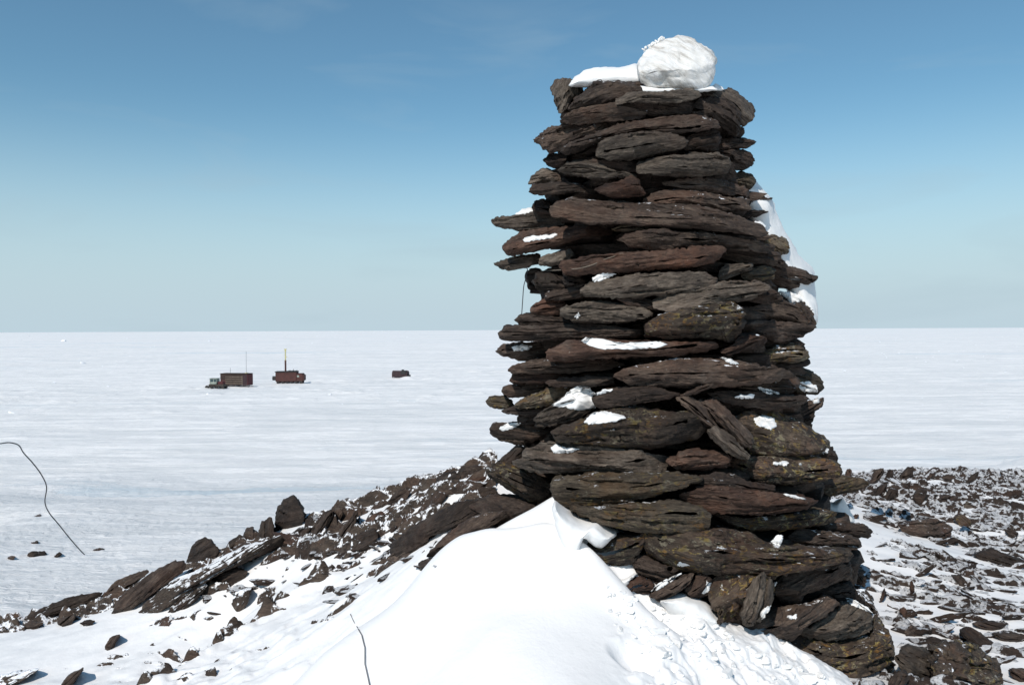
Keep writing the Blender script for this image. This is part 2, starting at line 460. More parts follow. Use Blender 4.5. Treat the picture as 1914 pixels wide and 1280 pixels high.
# plain, out to the horizon
rr = np.concatenate([np.exp(np.linspace(math.log(25), math.log(1400), 620, endpoint=False)), np.exp(np.linspace(math.log(1400), math.log(45000), 90))])
angs = np.concatenate([np.linspace(-180, -42, 60, endpoint=False), np.linspace(-42, 42, 720, endpoint=False), np.linspace(42, 180, 61)])
RR, AA = np.meshgrid(rr, np.radians(angs), indexing='ij')
X, Y = (RR * np.sin(AA)).ravel(), (RR * np.cos(AA)).ravel()
fade = 1 - sstep(200, 2500, RR.ravel()) * 0.6
hum = np.maximum(0, n2(X, Y, 0.20, 0.26, 45, 3, 0.6) - 0.12) * sstep(-0.1, 0.35, n2(X, Y, 0.012, 0.02, 46, 3)) * sstep(60, 160, RR.ravel())
zz = (0.9 * hum + 0.30 * n2(X, Y, 0.045, 0.20, 41, 5, 0.6) + 0.16 * np.maximum(0, n2(X, Y, 0.14, 0.55, 42, 4)) + 0.35 * np.maximum(0, n2(X, Y, 0.012, 0.02, 43, 3) - 0.2)) * fade
co = np.stack([X, Y, zz], -1)
plain = link_mesh('frozen_plain', np_mesh('frozen_plain', co, grid_faces(*RR.shape)), M_PLAIN)
tag(plain, 'vast flat frozen plain of wind packed snow reaching the horizon', kind='structure')

# bedrock sheets poking through the snow
def bedrock(name, x0, x1, nx, y0, y1, ny, maskf, ang, amp, seed, mat, label, fu=1.6, fv=8.0, bias=0.0):
    x = np.linspace(x0, x1, nx); y = np.linspace(y0, y1, ny)
    Xg, Yg = np.meshgrid(x, y, indexing='ij'); Xg, Yg = Xg.ravel(), Yg.ravel()
    g = ground(Xg, Yg)
    ca, sa = math.cos(math.radians(ang)), math.sin(math.radians(ang))
    wx = 0.12 * n2(Xg, Yg, 1.3, 1.3, seed + 1, 3); wy = 0.12 * n2(Xg, Yg, 1.3, 1.3, seed + 2, 3)
    u = (Xg + wx) * ca + (Yg + wy) * sa; v = -(Xg + wx) * sa + (Yg + wy) * ca
    a = n2(u, v, fu, fv, seed + 3, 5, 0.6)
    b = n2(u, v, fu * 4, fv * 3, seed + 4, 3, 0.6)
    saw = (v * fv * 0.9 + 2.0 * n2(u, v, fu * 0.8, fv * 0.35, seed + 5, 3)) % 1.0      # dipping plates
    m = maskf(Xg, Yg)
    h = amp * (1.3 * a + 0.7 * b + 0.45 * (saw - 0.55)) * (0.4 + 0.6 * np.clip(m, 0, 1)) + (m - 1) * amp * 0.9 + bias
    z = g + h
    keep = h > -0.06
    f = grid_faces(nx, ny, keep)
    co, f = compact(np.stack([Xg, Yg, z], -1), f)
    o = link_mesh(name, np_mesh(name, co, f), mat)
    tag(o, label, kind='structure'); return o

RL = np.array([tuple(P(a, b, y))[:2] for a, b, y in [(-200, 1190, 6.4), (0, 1166, 6.4), (200, 1128, 6.1), (400, 1045, 6.0), (540, 995, 5.7), (700, 950, 5.3), (850, 920, 4.8), (960, 950, 4.3)]])
def ridge_dist(x, y):
    d = np.full(x.shape, 9.0)
    for (ax, ay), (bx, by) in zip(RL[:-1], RL[1:]):
        t = np.clip(((x - ax) * (bx - ax) + (y - ay) * (by - ay)) / ((bx - ax) ** 2 + (by - ay) ** 2), 0, 1)
        d = np.minimum(d, np.hypot(x - ax - t * (bx - ax), y - ay - t * (by - ay)))
    return d
def mask_left(x, y):
    d = ridge_dist(x, y)
    w = 0.30 + 0.14 * sstep(-3.5, -0.8, x)
    core = 1.05 - (0.75 - 0.10 * sstep(-2.8, -2.0, x)) * sstep(w * 0.6, w * 1.7, d)
    streak = 0.5 * sstep(0.25, 0.6, n2(x, y, 0.9, 0.9, 77, 2)) * (1 - sstep(1.2, 2.0, d))
    core = core + 0.62 * np.exp(-(seg_dist(x, y, CREST) / 0.05) ** 2)
    return np.clip(core + streak * 0.6, 0, 1.25) - 0.45 * sstep(1.3, 2.2, d) - 0.09 + 0.35 * n2(x, y, 0.8, 1.2, 71, 3)
bedrock('left_outcrop', -5.2, -0.1, 620, 3.6, 7.6, 440, mask_left, -27, 0.125, 100, M_OUT, 'dark layered slate bedrock of the left spur breaking through the snow')
def mask_right(x, y):
    e = sstep(0.9, 1.9, x - 0.10 * (y - 3.2)) * sstep(2.7, 3.3, y)
    return e * (0.86 + 0.6 * n2(x, y, 0.5, 0.55, 81, 3) + 0.15 * sstep(5, 9, y)) 
bedrock('right_outcrop', 0.9, 8.5, 760, 2.9, 11.5, 620, mask_right, -16, 0.085, 200, M_OUTR, 'wind scoured slate bedrock showing in slivers through the snow of the right slope', fu=2.2, fv=8.5)

# the big drift leaning on the cairn
D_PX = [(1035, 928, 3.36), (1062, 985, 3.22), (1085, 1048, 3.08), (1000, 948, 3.42), (960, 966, 3.5), (900, 988, 3.5), (860, 1000, 3.5), (820, 1030, 3.5), (780, 1075, 3.5), (740, 1120, 3.45), (680, 1165, 3.4), (600, 1225, 3.35), (540, 1285, 3.3),
        (980, 1030, 3.22), (1000, 1100, 3.0), (900, 1100, 3.12), (820, 1150, 3.1), (900, 1200, 2.8), (760, 1240, 3.0), (900, 1300, 2.55), (1100, 1300, 2.45), (700, 1320, 2.9), (1050, 1180, 2.78),
        (1110, 1075, 3.04), (1168, 1098, 3.04), (1150, 1130, 2.96), (1210, 1125, 3.04), (1260, 1140, 3.08), (1300, 1160, 3.02), (1340, 1180, 3.04), (1200, 1200, 2.8), (1300, 1250, 2.75), (1200, 1300, 2.55),
        (1400, 1200, 3.07), (1480, 1222, 3.08), (1400, 1290, 2.75), (1540, 1265, 3.1), (1560, 1320, 2.9), (1600, 1285, 3.2)]
dp = [tuple(P(a, b, y)) for a, b, y in D_PX]
for a, b, y in [(960, 966, 3.5), (900, 988, 3.5), (860, 1000, 3.5), (820, 1030, 3.5), (780, 1075, 3.5), (740, 1120, 3.45), (680, 1165, 3.4), (600, 1225, 3.35), (540, 1285, 3.3)]:
    q = P(a - 40, b, y + 0.45); dp.append((q[0], q[1], q[2] - 0.33))
dp += [(0.2, 1.6, H - 1.6), (0.8, 1.8, H - 1.62), (-0.5, 2.0, H - 1.62), (-0.8, 2.4, H - 1.62), (1.5, 2.6, H - 1.65), (0.1, 3.9, H - 1.1), (0.6, 3.6, H - 1.0), (1.1, 3.5, H - 1.3), (1.6, 3.5, H - 1.7), (-1.3, 3.2, H - 1.75), (-0.6, 4.6, H - 1.7)]
DFIT = tps_fit(dp, 2e-4)
def drift(x, y):
    z = tps_eval(DFIT, x, y)
    # long sculpted hollow running down right of the lip
    c0, c1 = P(1035, 935, 3.36), P(1290, 1170, 3.0)
    t = np.clip(((x - c0[0]) * (c1[0] - c0[0]) + (y - c0[1]) * (c1[1] - c0[1])) / ((c1[0] - c0[0]) ** 2 + (c1[1] - c0[1]) ** 2), 0, 1)
    dx = (x - c0[0] - t * (c1[0] - c0[0])); dy = (y - c0[1] - t * (c1[1] - c0[1])); d = np.hypot(dx, dy)
    side = (dx * (c1[1] - c0[1]) - dy * (c1[0] - c0[0])) / math.hypot(c1[0] - c0[0], c1[1] - c0[1])
    z = z - 0.06 * np.exp(-((side - 0.04) / 0.05) ** 2) + 0.03 * np.exp(-((side - 0.16) / 0.07) ** 2) * np.exp(-(np.maximum(0, d - 0.25) / 0.1) ** 2)
    z = z + 0.012 * n2(x, y, 2.2, 2.2, 51, 3)
    # trodden blocky part at the lower right
    k = sstep(0.30, 0.55, x) * (1 - sstep(3.15, 3.4, y)) * sstep(0.02, -0.10, z - (H - 1.02))
    c = n2(x, y, 5.5, 6.5, 52, 4, 0.6)
    z = z + k * (0.022 * np.tanh(c * 9) + 0.022 * n2(x, y, 14, 14, 53, 4, 0.65))
    for (fx, fy) in ((1340, 1262), (1185, 1225)):  # first hollow is a dent shaped in place of a head shadow
        q = P(fx, fy, 2.72)
        z = z - 0.05 * (1 - sstep(0.03, 0.085, np.hypot((x - q[0]) / 1.2, y - q[1])))
    return z
x = np.linspace(-1.6, 1.75, 560); y = np.linspace(1.5, 4.4, 480)
Xg, Yg = np.meshgrid(x, y, indexing='ij'); Xg, Yg = Xg.ravel(), Yg.ravel()
dz = drift(Xg, Yg); gz = ground(Xg, Yg)
f = grid_faces(560, 480, dz > gz - 0.05)
co, f = compact(np.stack([Xg, Yg, dz], -1), f)
o = link_mesh('snow_drift', np_mesh('snow_drift', co, f), M_DRIFT)
tag(o, 'large smooth snow drift banked against the foot of the cairn', kind='structure')

def surface(x, y):
    x = np.atleast_1d(np.asarray(x, float)); y = np.atleast_1d(np.asarray(y, float))
    g = ground(x, y); d = drift(x, y)
    ok = (x > -1.6) & (x < 1.75) & (y > 1.5) & (y < 4.4)
    return np.where(ok, np.maximum(g, d), g)

# ------------------------------------------------------------------ stones from outlines
def resample(poly, n, seed, rough):
    p = np.array(poly, float)
    for _ in range(2 if rough < 0 else 1):
        q = np.roll(p, -1, 0); p = np.stack([p * 0.91 + q * 0.09, p * 0.09 + q * 0.91], 1).reshape(-1, 2)
    rough = abs(rough)
    q = np.roll(p, -1, 0); L = np.hypot(*(q - p).T); s = np.concatenate([[0], np.cumsum(L)])
    t = np.linspace(0, s[-1], n, endpoint=False)
    cx = np.interp(t, s, np.append(p[:, 0], p[0, 0])); cy = np.interp(t, s, np.append(p[:, 1], p[0, 1]))
    c = np.array([cx.mean(), cy.mean()])
    ang = np.linspace(0, 2 * math.pi, n, endpoint=False)
    per = np.stack([np.cos(ang) * n / 14, np.sin(ang) * n / 14, np.full(n, seed * 1.7)], -1)
    off = fbm(per, seed, 4, 0.65) * rough * 1.2 + np.round(1.6 * fbm(per * 1.7, seed + 3, 2)) / 1.6 * rough * 0.7
    d = np.stack([cx, cy], -1)
    tn = np.roll(d, -1, 0) - np.roll(d, 1, 0); nn = np.stack([tn[:, 1], -tn[:, 0]], -1); nn /= np.linalg.norm(nn, axis=1, keepdims=True) + 1e-9
    return d + nn * off[:, None]

def stone(name, poly, Yc, mat, parent=None, seed=1, slope=0.0, back=0.36, nose=0.6, at=1.0, ab=0.7, asd=1.0, strata=1.0, rough=2.1, lump=1.0, n=None, smooth=True, taper=0.9, soft=False):
    """a stone whose outline towards the photographer is poly, its edge facing the camera wedge shaped, its body reaching back by `back` metres"""
    P_ = np.array(poly, float)
    wpx = P_[:, 0].max() - P_[:, 0].min(); hpx = P_[:, 1].max() - P_[:, 1].min()
    per = wpx * 2 + hpx * 2
    if n is None: n = int(np.clip(per / 4.2, 32, 150))
    O = resample(poly, n, seed, rough)
    c = O.mean(0)
    # principal direction
    u, s_, vt = np.linalg.svd(O - c, full_matrices=False)
    ax = vt[0] if vt[0][0] > 0 else -vt[0]
    if abs(ax[0]) < 0.35 and hpx < 1.6 * wpx: ax = np.array([1.0, 0.0])
    ay = np.array([-ax[1], ax[0]])           # points down in the picture for a horizontal stone
    if ay[1] < 0: ay = -ay
    a = (O - c) @ ax; b = (O - c) @ ay
    # top and bottom of the outline along its long axis
    grid = np.linspace(a.min(), a.max(), 60); top = np.full(60, 1e9); bot = np.full(60, -1e9)
    for i in range(n):
        j = (i + 1) % n
        lo, hi = min(a[i], a[j]), max(a[i], a[j])
        m = (grid >= lo - 1e-6) & (grid <= hi + 1e-6)
        if hi - lo < 1e-6: continue
        t = np.clip((grid[m] - a[i]) / (a[j] - a[i]), 0, 1); v = b[i] + t * (b[j] - b[i])
        top[m] = np.minimum(top[m], v); bot[m] = np.maximum(bot[m], v)
    bad = top > 1e8; top[bad] = 0; bot[bad] = 0
    sp = top * (1 - nose) + bot * nose
    k = np.array([1, 2, 3, 2, 1.]) / 9; sp = np.convolve(np.pad(sp, 2, mode='edge'), k, 'valid')
    sa = a * 0.82; sb = np.interp(sa, grid, sp)
    mpp = Yc / F
    hm = max(0.012, (np.percentile(bot - top, 70)) * mpp * 0.5)
    vb = (b - sb) / (0.5 * np.percentile(bot - top, 70) + 1e-6); va = np.abs(a) / (np.abs(a).max() + 1e-6)
    A = hm * (at * 1.25 * np.clip(-vb, 0, 1.2) + ab * np.clip(vb, 0, 1.2)) + asd * 0.8 * hm * va ** 4
    A = np.maximum(A, 0.004)
    S = [0.0, 0.1, 0.2, 0.3, 0.39, 0.48, 0.56, 0.64, 0.71, 0.78, 0.84, 0.9, 0.95, 0.985, 1.0]
    ring = []
    for s in S:
        qa = sa + s * (a - sa); qb = sb + s * (b - sb)
        o = A * (s ** (2.2 if soft else 1.15)) + hm * (0.6 if soft else 0.22) * s ** 14
        ring.append((qa, qb, o))
    base = A + hm * (0.6 if soft else 0.22)
    for db, sc in ((0.06, 1.0), (0.22, 1.0), (0.5, 0.985), (0.8, 0.93), (1.0, taper * 0.85), (1.02, 0.4)):
        ring.append((a * sc, b * sc, base + back * db))
    co = []
    for qa, qb, o in ring:
        px = c[0] + qa * ax[0] + qb * ay[0]; py = c[1] + qa * ax[1] + qb * ay[1]
        Yv = Yc + slope * (px - c[0]) * mpp + o
        co.append(P(px, py, Yv))
    # a twist of depth along the front so that the edge is not a straight line
    co = np.concatenate(co)
    nr = len(ring)
    # local frame: x along the stone, z across its layers
    org = P(c[0], c[1], Yc + hm * 0.5)
    tilt = math.atan2(ax[1], ax[0])      # picture y runs down
    mw = Matrix.Translation(Vector(org)) @ Matrix.Rotation(tilt, 4, 'Y')
    inv = np.array(mw.inverted())
    loc = co @ inv[:3, :3].T + inv[:3, 3]
    f1 = grid_faces(nr, n, wrap=True)
    e = (nr - 1) * n + np.arange(n)
    me = np_mesh(name, loc, [f1[:, ::-1].copy()] + [e[None, ::1].copy()], smooth)
    nv = vnormals(me)
    # make sure normals look outward (towards the camera at the front)
    if nv[:n, 1].mean() > 0:
        me.flip_normals(); me.update(); nv = vnormals(me)
    sd_ = seed * 3.1
    L_ = loc + sd_
    if soft:
        dis = 0.010 * lump * fbm(L_ * 7, seed, 4)
    else:
        a1 = fbm(L_ * np.array([5, 5, 46]), seed, 4, 0.6)
        a2 = fbm(L_ * np.array([9, 9, 9]), seed + 9, 3)
        a3 = fbm(L_ * np.array([22, 22, 120]), seed + 5, 3, 0.6)
        dis = strata * (0.010 * a1 + 0.005 * a3) + lump * 0.010 * a2
    w = np.ones(nr); w[len(S) - 5:len(S)] = [.9, .8, .65, .5, .4]
    w = np.repeat(w, n); dis = dis * w * min(1.0, hm / 0.035)
    # shallow facets: terrace the depth of the front
    if not soft:
        rr_ = random.Random(seed * 7 + 1); loc = loc.copy(); zc = loc[:, 2]; ksz = min(1.0, hm / 0.035)
        # broken cleavage: thin layers stepping in and out along the length of the stone
        th = rr_.uniform(0.009, 0.016)
        wz = (zc + 0.016 * fbm(L_ * np.array([3.5, 3.5, 5]), seed + 13, 3)) / th
        lay = np.floor(wz).astype(np.int64)
        seg = np.floor(loc[:, 0] / 0.13 + 1.3 * fbm(L_ * np.array([4, 4, 20]), seed + 15, 2) + _hash(lay, lay * 0, lay * 0, seed) * 3).astype(np.int64)
        loc[:, 1] += 0.0095 * strata * ksz * w * _hash(lay, seg, lay * 0, seed + 2)
        # open partings between thick leaves of slate: one stone reads as two or three thin slabs
        if hm > 0.022 and strata > 0.6:
            np_ = 1 if hm < 0.035 else 2 if hm < 0.06 else 3
            z0, z1 = np.quantile(zc[:n * len(S)], [0.08, 0.92])
            for _k in range(np_):
                zk = z0 + (z1 - z0) * (_k + rr_.uniform(.35, .9)) / (np_ + .25)
                zz_ = zc - zk - 0.05 * rr_.uniform(-1, 1) * loc[:, 0] - 0.010 * fbm(L_ * np.array([5, 5, 1]), seed + 40 + _k, 3)
                on = sstep(-0.25, 0.05, fbm(np.stack([L_[:, 0] * 3.2, L_[:, 0] * 0 + _k, L_[:, 0] * 0], -1), seed + 60, 2))
                loc[:, 1] += 0.020 * w * on * np.exp(-(zz_ / 0.0042) ** 2)
                loc[:, 1] += 0.012 * w * on * (0.5 + 0.5 * np.tanh(-zz_ / 0.003)) * rr_.choice([-1, 1]) * ksz
        # big fracture faces: knock the front off along a few random planes
        fr_ = np.arange(len(loc)) < n * (len(S) + 2)
        for _k in range(rr_.randint(5, 8)):
            nv_ = np.array([rr_.uniform(-.75, .75), -1.0, rr_.uniform(-1.1, 1.3)]); nv_ /= np.linalg.norm(nv_)
            dd = loc @ nv_; lim = np.quantile(dd[fr_], rr_.uniform(0.74, 0.96)); mm = (dd > lim) & fr_
            loc[mm] -= np.outer((dd[mm] - lim) * 0.85, nv_) * np.array([.25, 1, .35]) / (nv_[1] ** 2 + .25 * nv_[0] ** 2 + .35 * nv_[2] ** 2)
    set_co(me, loc + nv * dis[:, None])
    if not soft: me.set_sharp_from_angle(angle=math.radians(32))
    o = link_mesh(name, me, mat, parent, mw)
    return o

# ------------------------------------------------------------------ the cairn
AX_Y = 4.05
PYK = [120, 150, 350, 500, 600, 800, 900, 1000, 1200, 1300]
AXK = [1218, 1218, 1200, 1230, 1240, 1240, 1255, 1285, 1310, 1310]
RDK = [178, 183, 210, 240, 280, 295, 315, 330, 350, 355]
def cone(px, py):
    ax = np.interp(py, PYK, AXK); r = np.interp(py, PYK, RDK); Rm = r / F * AX_Y
    t = np.clip((px - ax) / r, -0.97, 0.97)
    Y_ = AX_Y - Rm * math.sqrt(1 - t * t)
    sl = t / math.sqrt(1 - t * t)
    return Y_, float(np.clip(sl, -0.55, 0.55))

base_z = float(ground(np.array([0.9]), np.array([4.05]))[0])
cairn = empty('stone_cairn', ((1270 - W0) / F * AX_Y, AX_Y, base_z))
tag(cairn, 'tall tapering cairn of stacked dark slate slabs rising from the snow', 'cairn')

# material, push towards the viewer in metres, outline, label (only where the slab looks unlike the rest)
T = [
('G', .02, '1028,163 1040,150 1057,146 1072,148 1088,160 1090,170 1070,188 1062,205 1045,214 1040,195 1033,178', 'squarish grey slab standing at the top left corner'),
('B', .02, '1060,207 1075,185 1098,165 1115,152 1160,153 1195,158 1210,168 1190,180 1150,184 1120,197 1075,210', ''),
('G', .07, '1148,183 1175,173 1230,172 1290,166 1310,170 1315,178 1270,192 1220,191 1160,189', 'flat grey slab under the white boulder'),
('G', .00, '1310,170 1365,165 1395,185 1412,205 1408,225 1392,236 1378,230 1372,212 1350,195 1320,187', ''),
('D', .04, '1285,200 1310,185 1345,183 1370,195 1385,212 1385,240 1378,256 1360,250 1340,228 1300,217', 'rounded very dark stone at the top right'),
('B', .03, '1045,227 1065,208 1090,198 1140,192 1190,191 1212,205 1202,222 1150,229 1080,234', ''),
('D', -.04, '1170,186 1300,186 1292,214 1220,220 1190,208', ''),
('B', .04, '1048,284 1060,270 1100,250 1150,236 1220,222 1300,213 1345,222 1350,238 1300,244 1240,250 1180,247 1140,257 1100,276 1062,290', ''),
('B', .04, '994,262 1010,250 1030,240 1080,230 1130,226 1150,234 1120,251 1090,263 1060,281 1030,288 1016,280 1010,268', ''),
('G', .10, '1115,280 1120,265 1150,255 1180,248 1225,245 1260,252 1285,262 1288,272 1265,282 1210,290 1180,300 1140,301 1115,293', ''),
('B', .05, '1275,260 1300,248 1330,240 1342,252 1345,270 1325,281 1280,281 1285,270', ''),
('D', -.02, '1340,262 1370,256 1400,262 1411,266 1395,277 1360,281 1335,279', ''),
('G', .11, '1188,305 1195,297 1230,293 1300,287 1335,285 1362,292 1368,308 1360,326 1310,331 1230,328 1200,321', 'pale grey rounded slab high on the cairn'),
('D', .02, '1335,285 1350,281 1385,279 1405,285 1411,300 1405,312 1390,317 1366,319 1364,295', ''),
('D', -.02, '1013,300 1030,287 1062,288 1052,318 1030,314', ''),
('G', .05, '1040,320 1060,303 1090,299 1115,302 1145,318 1190,324 1190,332 1150,334 1120,339 1090,331 1060,325', ''),
('D', .00, '1095,298 1195,300 1192,322 1150,324 1110,316', ''),
('G', .00, '988,345 995,330 1020,315 1040,322 1055,333 1045,344 1000,347', ''),
('B', .04, '986,360 995,346 1040,340 1090,342 1120,349 1110,357 1060,361 1010,366', ''),
('R', .12, '1105,355 1130,345 1165,337 1180,330 1192,335 1205,355 1208,362 1190,368 1160,371 1130,366', 'reddish wedge shaped slab in the upper middle'),
('B', .05, '1240,340 1270,334 1330,332 1365,342 1400,355 1395,366 1360,366 1310,359 1260,349', ''),
('O', .01, '1360,328 1385,321 1405,330 1412,340 1402,354 1370,346', ''),
('B', .06, '1206,370 1220,360 1265,350 1300,357 1345,367 1400,372 1402,392 1350,394 1290,384 1230,379', ''),
('B', -.02, '1385,368 1420,367 1446,370 1425,377 1398,388', 'thin pointed slab jutting out on the right'),
('D', .00, '1380,392 1430,392 1439,395 1425,403 1385,408', ''),
('D', .03, '994,390 1000,376 1015,372 1030,382 1030,400 1005,403', ''),
('B', .12, '1024,385 1040,375 1070,371 1130,376 1200,379 1280,381 1330,391 1370,401 1400,411 1430,427 1436,435 1420,441 1370,437 1290,429 1220,424 1150,419 1100,417 1060,408 1030,401', 'longest brown slab, spanning most of the cairn'),
('G', .05, '917,412 920,408 950,406 990,400 1030,400 1062,408 1055,421 1010,429 970,432 940,427 920,418', 'grey slab jutting out far to the left'),
('R', .07, '938,465 942,455 955,445 975,432 1010,428 1060,424 1100,421 1150,419 1150,433 1110,441 1060,456 1000,471 950,477', ''),
('O', .06, '1140,427 1170,420 1205,417 1218,424 1205,431 1160,434', ''),
('B', .11, '1152,447 1170,435 1200,430 1240,426 1280,434 1330,437 1360,440 1400,446 1430,455 1447,462 1440,471 1380,470 1320,465 1270,468 1220,470 1180,461', ''),
('O', .02, '1425,440 1450,439 1468,447 1475,460 1470,474 1450,480 1430,468', ''),
('G', .03, '922,493 935,487 960,480 1008,473 1012,490 985,500 950,504 930,499', ''),
('G', .07, '1006,485 1015,476 1045,470 1066,465 1074,475 1060,491 1030,499 1010,496', ''),
('R', .13, '1043,497 1052,487 1100,480 1170,474 1250,467 1310,461 1345,461 1358,466 1350,479 1330,493 1290,501 1220,504 1150,509 1080,516 1050,511', 'long reddish brown slab crossed by a thread of twine'),
('B', .06, '1345,478 1360,471 1400,467 1435,465 1455,475 1468,490 1472,501 1440,497 1380,492', ''),
('G', .08, '1343,506 1355,493 1385,492 1408,493 1405,506 1370,517 1343,527', ''),
('B', .00, '1420,498 1450,490 1480,498 1510,510 1531,519 1515,531 1480,542 1450,538 1428,522', 'sharp ended slab pointing right'),
('O', .06, '1385,510 1410,500 1430,497 1450,505 1447,521 1420,527 1390,526', ''),
('G', .13, '1085,545 1095,530 1130,522 1180,512 1260,509 1320,511 1345,520 1340,531 1290,541 1220,551 1150,559 1100,556', ''),
('B', .05, '1048,520 1060,509 1080,515 1102,520 1085,536 1060,537', ''),
('D', -.02, '983,512 990,502 1012,505 1010,546 992,548 984,525', ''),
('D', .04, '995,525 1005,512 1030,510 1055,519 1080,535 1062,547 1030,552 1002,543', ''),
('B', .05, '1018,549 1060,538 1095,528 1084,545 1092,557 1050,562 1020,560', ''),
('G', .13, '1220,560 1235,550 1270,545 1330,535 1370,527 1420,525 1440,534 1430,545 1400,559 1350,566 1290,578 1250,581 1225,571', ''),
('B', .06, '1395,562 1410,550 1440,540 1460,548 1464,561 1430,570', ''),
('R', .06, '988,580 993,570 1015,558 1050,559 1064,570 1054,586 1020,592 995,591', 'rust orange slab end on the left'),
('G', .08, '1046,577 1080,565 1120,562 1170,568 1210,577 1222,590 1180,602 1120,604 1070,600 1050,592', ''),
('D', .04, '1150,557 1180,551 1222,560 1252,580 1222,580 1170,571', ''),
('L', .15, '1205,607 1225,592 1270,580 1330,568 1372,562 1386,575 1392,603 1382,630 1372,642 1340,634 1250,634 1208,627', 'thick square cut block with a sharp right corner'),
('B', .05, '1392,577 1430,565 1465,560 1490,570 1502,590 1517,601 1505,621 1470,612 1430,604 1398,597', ''),
('D', .04, '1390,606 1440,598 1490,603 1527,609 1520,620 1490,633 1450,642 1420,627 1392,622', ''),
('B', -.01, '1470,578 1500,562 1520,582 1527,606 1510,616 1485,600', ''),
('D', .03, '960,599 975,588 1000,587 1050,591 1102,600 1102,614 1050,617 980,612', ''),
('D', .07, '932,625 945,612 980,608 1050,607 1100,604 1150,609 1207,618 1202,631 1120,634 1040,637 960,639 935,632', ''),
('B', .02, '925,658 937,645 960,640 1010,639 1042,650 1022,671 970,673 945,666', ''),
('R', .13, '1018,656 1060,638 1110,632 1180,636 1250,640 1310,641 1353,645 1340,656 1290,664 1220,667 1140,670 1060,674 1025,672', ''),
('R', .10, '1346,657 1370,645 1383,625 1436,630 1431,649 1400,656 1360,665', ''),
('O', .05, '1425,662 1450,645 1490,642 1510,655 1513,668 1490,678 1435,677', ''),
('D', .00, '1440,680 1490,674 1512,671 1514,680 1500,685 1450,690', ''),
('B', .05, '948,691 965,680 1000,673 1060,672 1130,668 1172,680 1130,692 1060,697 1000,697 958,699', ''),
('B', .13, '1147,705 1160,690 1200,680 1260,672 1320,669 1370,674 1430,684 1480,694 1492,705 1450,713 1380,720 1310,727 1240,722 1180,719', ''),
('R', .03, '950,710 960,697 1000,694 1050,697 1082,700 1062,712 1010,717 955,717', ''),
('D', .06, '1016,713 1060,704 1110,702 1150,705 1152,720 1100,724 1030,722', ''),
('B', .03, '935,730 945,720 975,715 1020,717 1032,728 990,740 950,743', ''),
('O', .02, '907,750 915,742 940,739 958,748 962,759 940,764 915,759', 'small ochre brown stone jutting out on the left'),
('O', .06, '962,753 980,742 1020,730 1060,720 1080,724 1064,741 1040,756 1000,764 968,764', ''),
('D', .03, '935,768 960,759 1010,756 1037,760 1027,772 980,777', ''),
('O', .00, '1450,690 1490,684 1515,694 1535,710 1541,725 1530,739 1500,737 1455,724', 'rounded olive slab on the right edge carrying snow'),
('B', .06, '1372,722 1420,711 1470,707 1492,725 1480,737 1420,732', ''),
('D', .13, '1106,745 1115,735 1150,725 1200,722 1240,725 1277,737 1250,747 1190,754 1140,762 1113,756', ''),
('B', .11, '1270,738 1295,727 1320,717 1335,714 1332,723 1300,735 1280,742', ''),
('D', .10, '1322,733 1350,730 1420,732 1480,738 1517,745 1505,756 1460,764 1400,762 1350,754', ''),
('B', .02, '1478,766 1510,750 1541,742 1531,761 1505,777 1478,780', ''),
('D', .00, '1480,778 1522,770 1524,786 1510,795 1486,792', ''),
('G', .10, '998,785 1015,770 1035,757 1060,735 1100,728 1118,745 1116,760 1105,774 1070,787 1035,797 1003,797', 'light grey slab tilted forward under a thick snow patch'),
('D', .04, '965,780 975,772 1002,769 1006,790 985,797 968,792', ''),
('B', .05, '914,800 920,792 960,787 980,792 1022,798 1032,809 1010,821 970,831 935,823 918,812', ''),
('L', .16, '1027,808 1050,795 1110,775 1150,762 1180,757 1260,768 1290,767 1310,785 1323,800 1300,816 1250,832 1200,840 1150,837 1090,827 1038,823', 'broad lichen speckled slab with a snow patch'),
('B', .11, '1262,742 1290,740 1320,760 1340,790 1347,802 1320,797 1300,777 1275,757', ''),
('B', .15, '1308,748 1335,745 1360,765 1385,790 1407,815 1406,837 1388,836 1368,816 1343,791 1325,767', 'narrow slab leaning steeply down to the right'),
('G', .16, '1318,806 1340,794 1365,810 1385,830 1405,853 1396,863 1365,851 1335,827', ''),
('L', .12, '1375,775 1400,765 1450,767 1500,790 1550,824 1554,835 1520,847 1450,854 1398,850 1405,816 1385,792', ''),
('G', .14, '975,858 980,838 1030,825 1090,827 1150,837 1210,845 1250,855 1272,868 1240,882 1180,887 1110,882 1050,884 990,880 958,866', ''),
('D', .03, '932,864 945,848 965,834 987,834 978,860 960,868 952,884 932,884', ''),
('R', .10, '1243,857 1290,840 1340,839 1372,855 1362,872 1310,878 1262,877', 'rust streaked slab in the lower middle'),
('L', .12, '1368,866 1385,855 1440,852 1520,851 1560,860 1573,875 1568,889 1530,900 1480,907 1420,902 1378,882', ''),
('D', .00, '1528,847 1555,834 1564,850 1562,864 1535,857', ''),
('L', .10, '905,875 935,861 965,867 1000,884 1032,903 1032,926 1015,943 980,927 940,907 915,891', 'big slab slanting down at the lower left'),
('D', .04, '900,950 903,943 930,921 975,924 1014,940 985,954 960,962 920,957', ''),
('O', .17, '1031,906 1040,890 1100,887 1180,881 1260,884 1300,889 1317,898 1280,911 1240,922 1200,932 1130,947 1060,952 1034,931', 'big slab streaked with yellow and orange lichen'),
('B', .12, '1285,897 1340,881 1370,884 1400,899 1450,908 1448,919 1400,917 1330,907', ''),
('R', .15, '1272,936 1300,915 1340,907 1400,914 1480,924 1532,935 1500,951 1440,964 1380,962 1325,959 1288,946', ''),
('O', -.02, '1515,916 1550,895 1570,887 1612,893 1627,905 1600,919 1560,928', 'three sided slab wedged out to the right at knee height'),
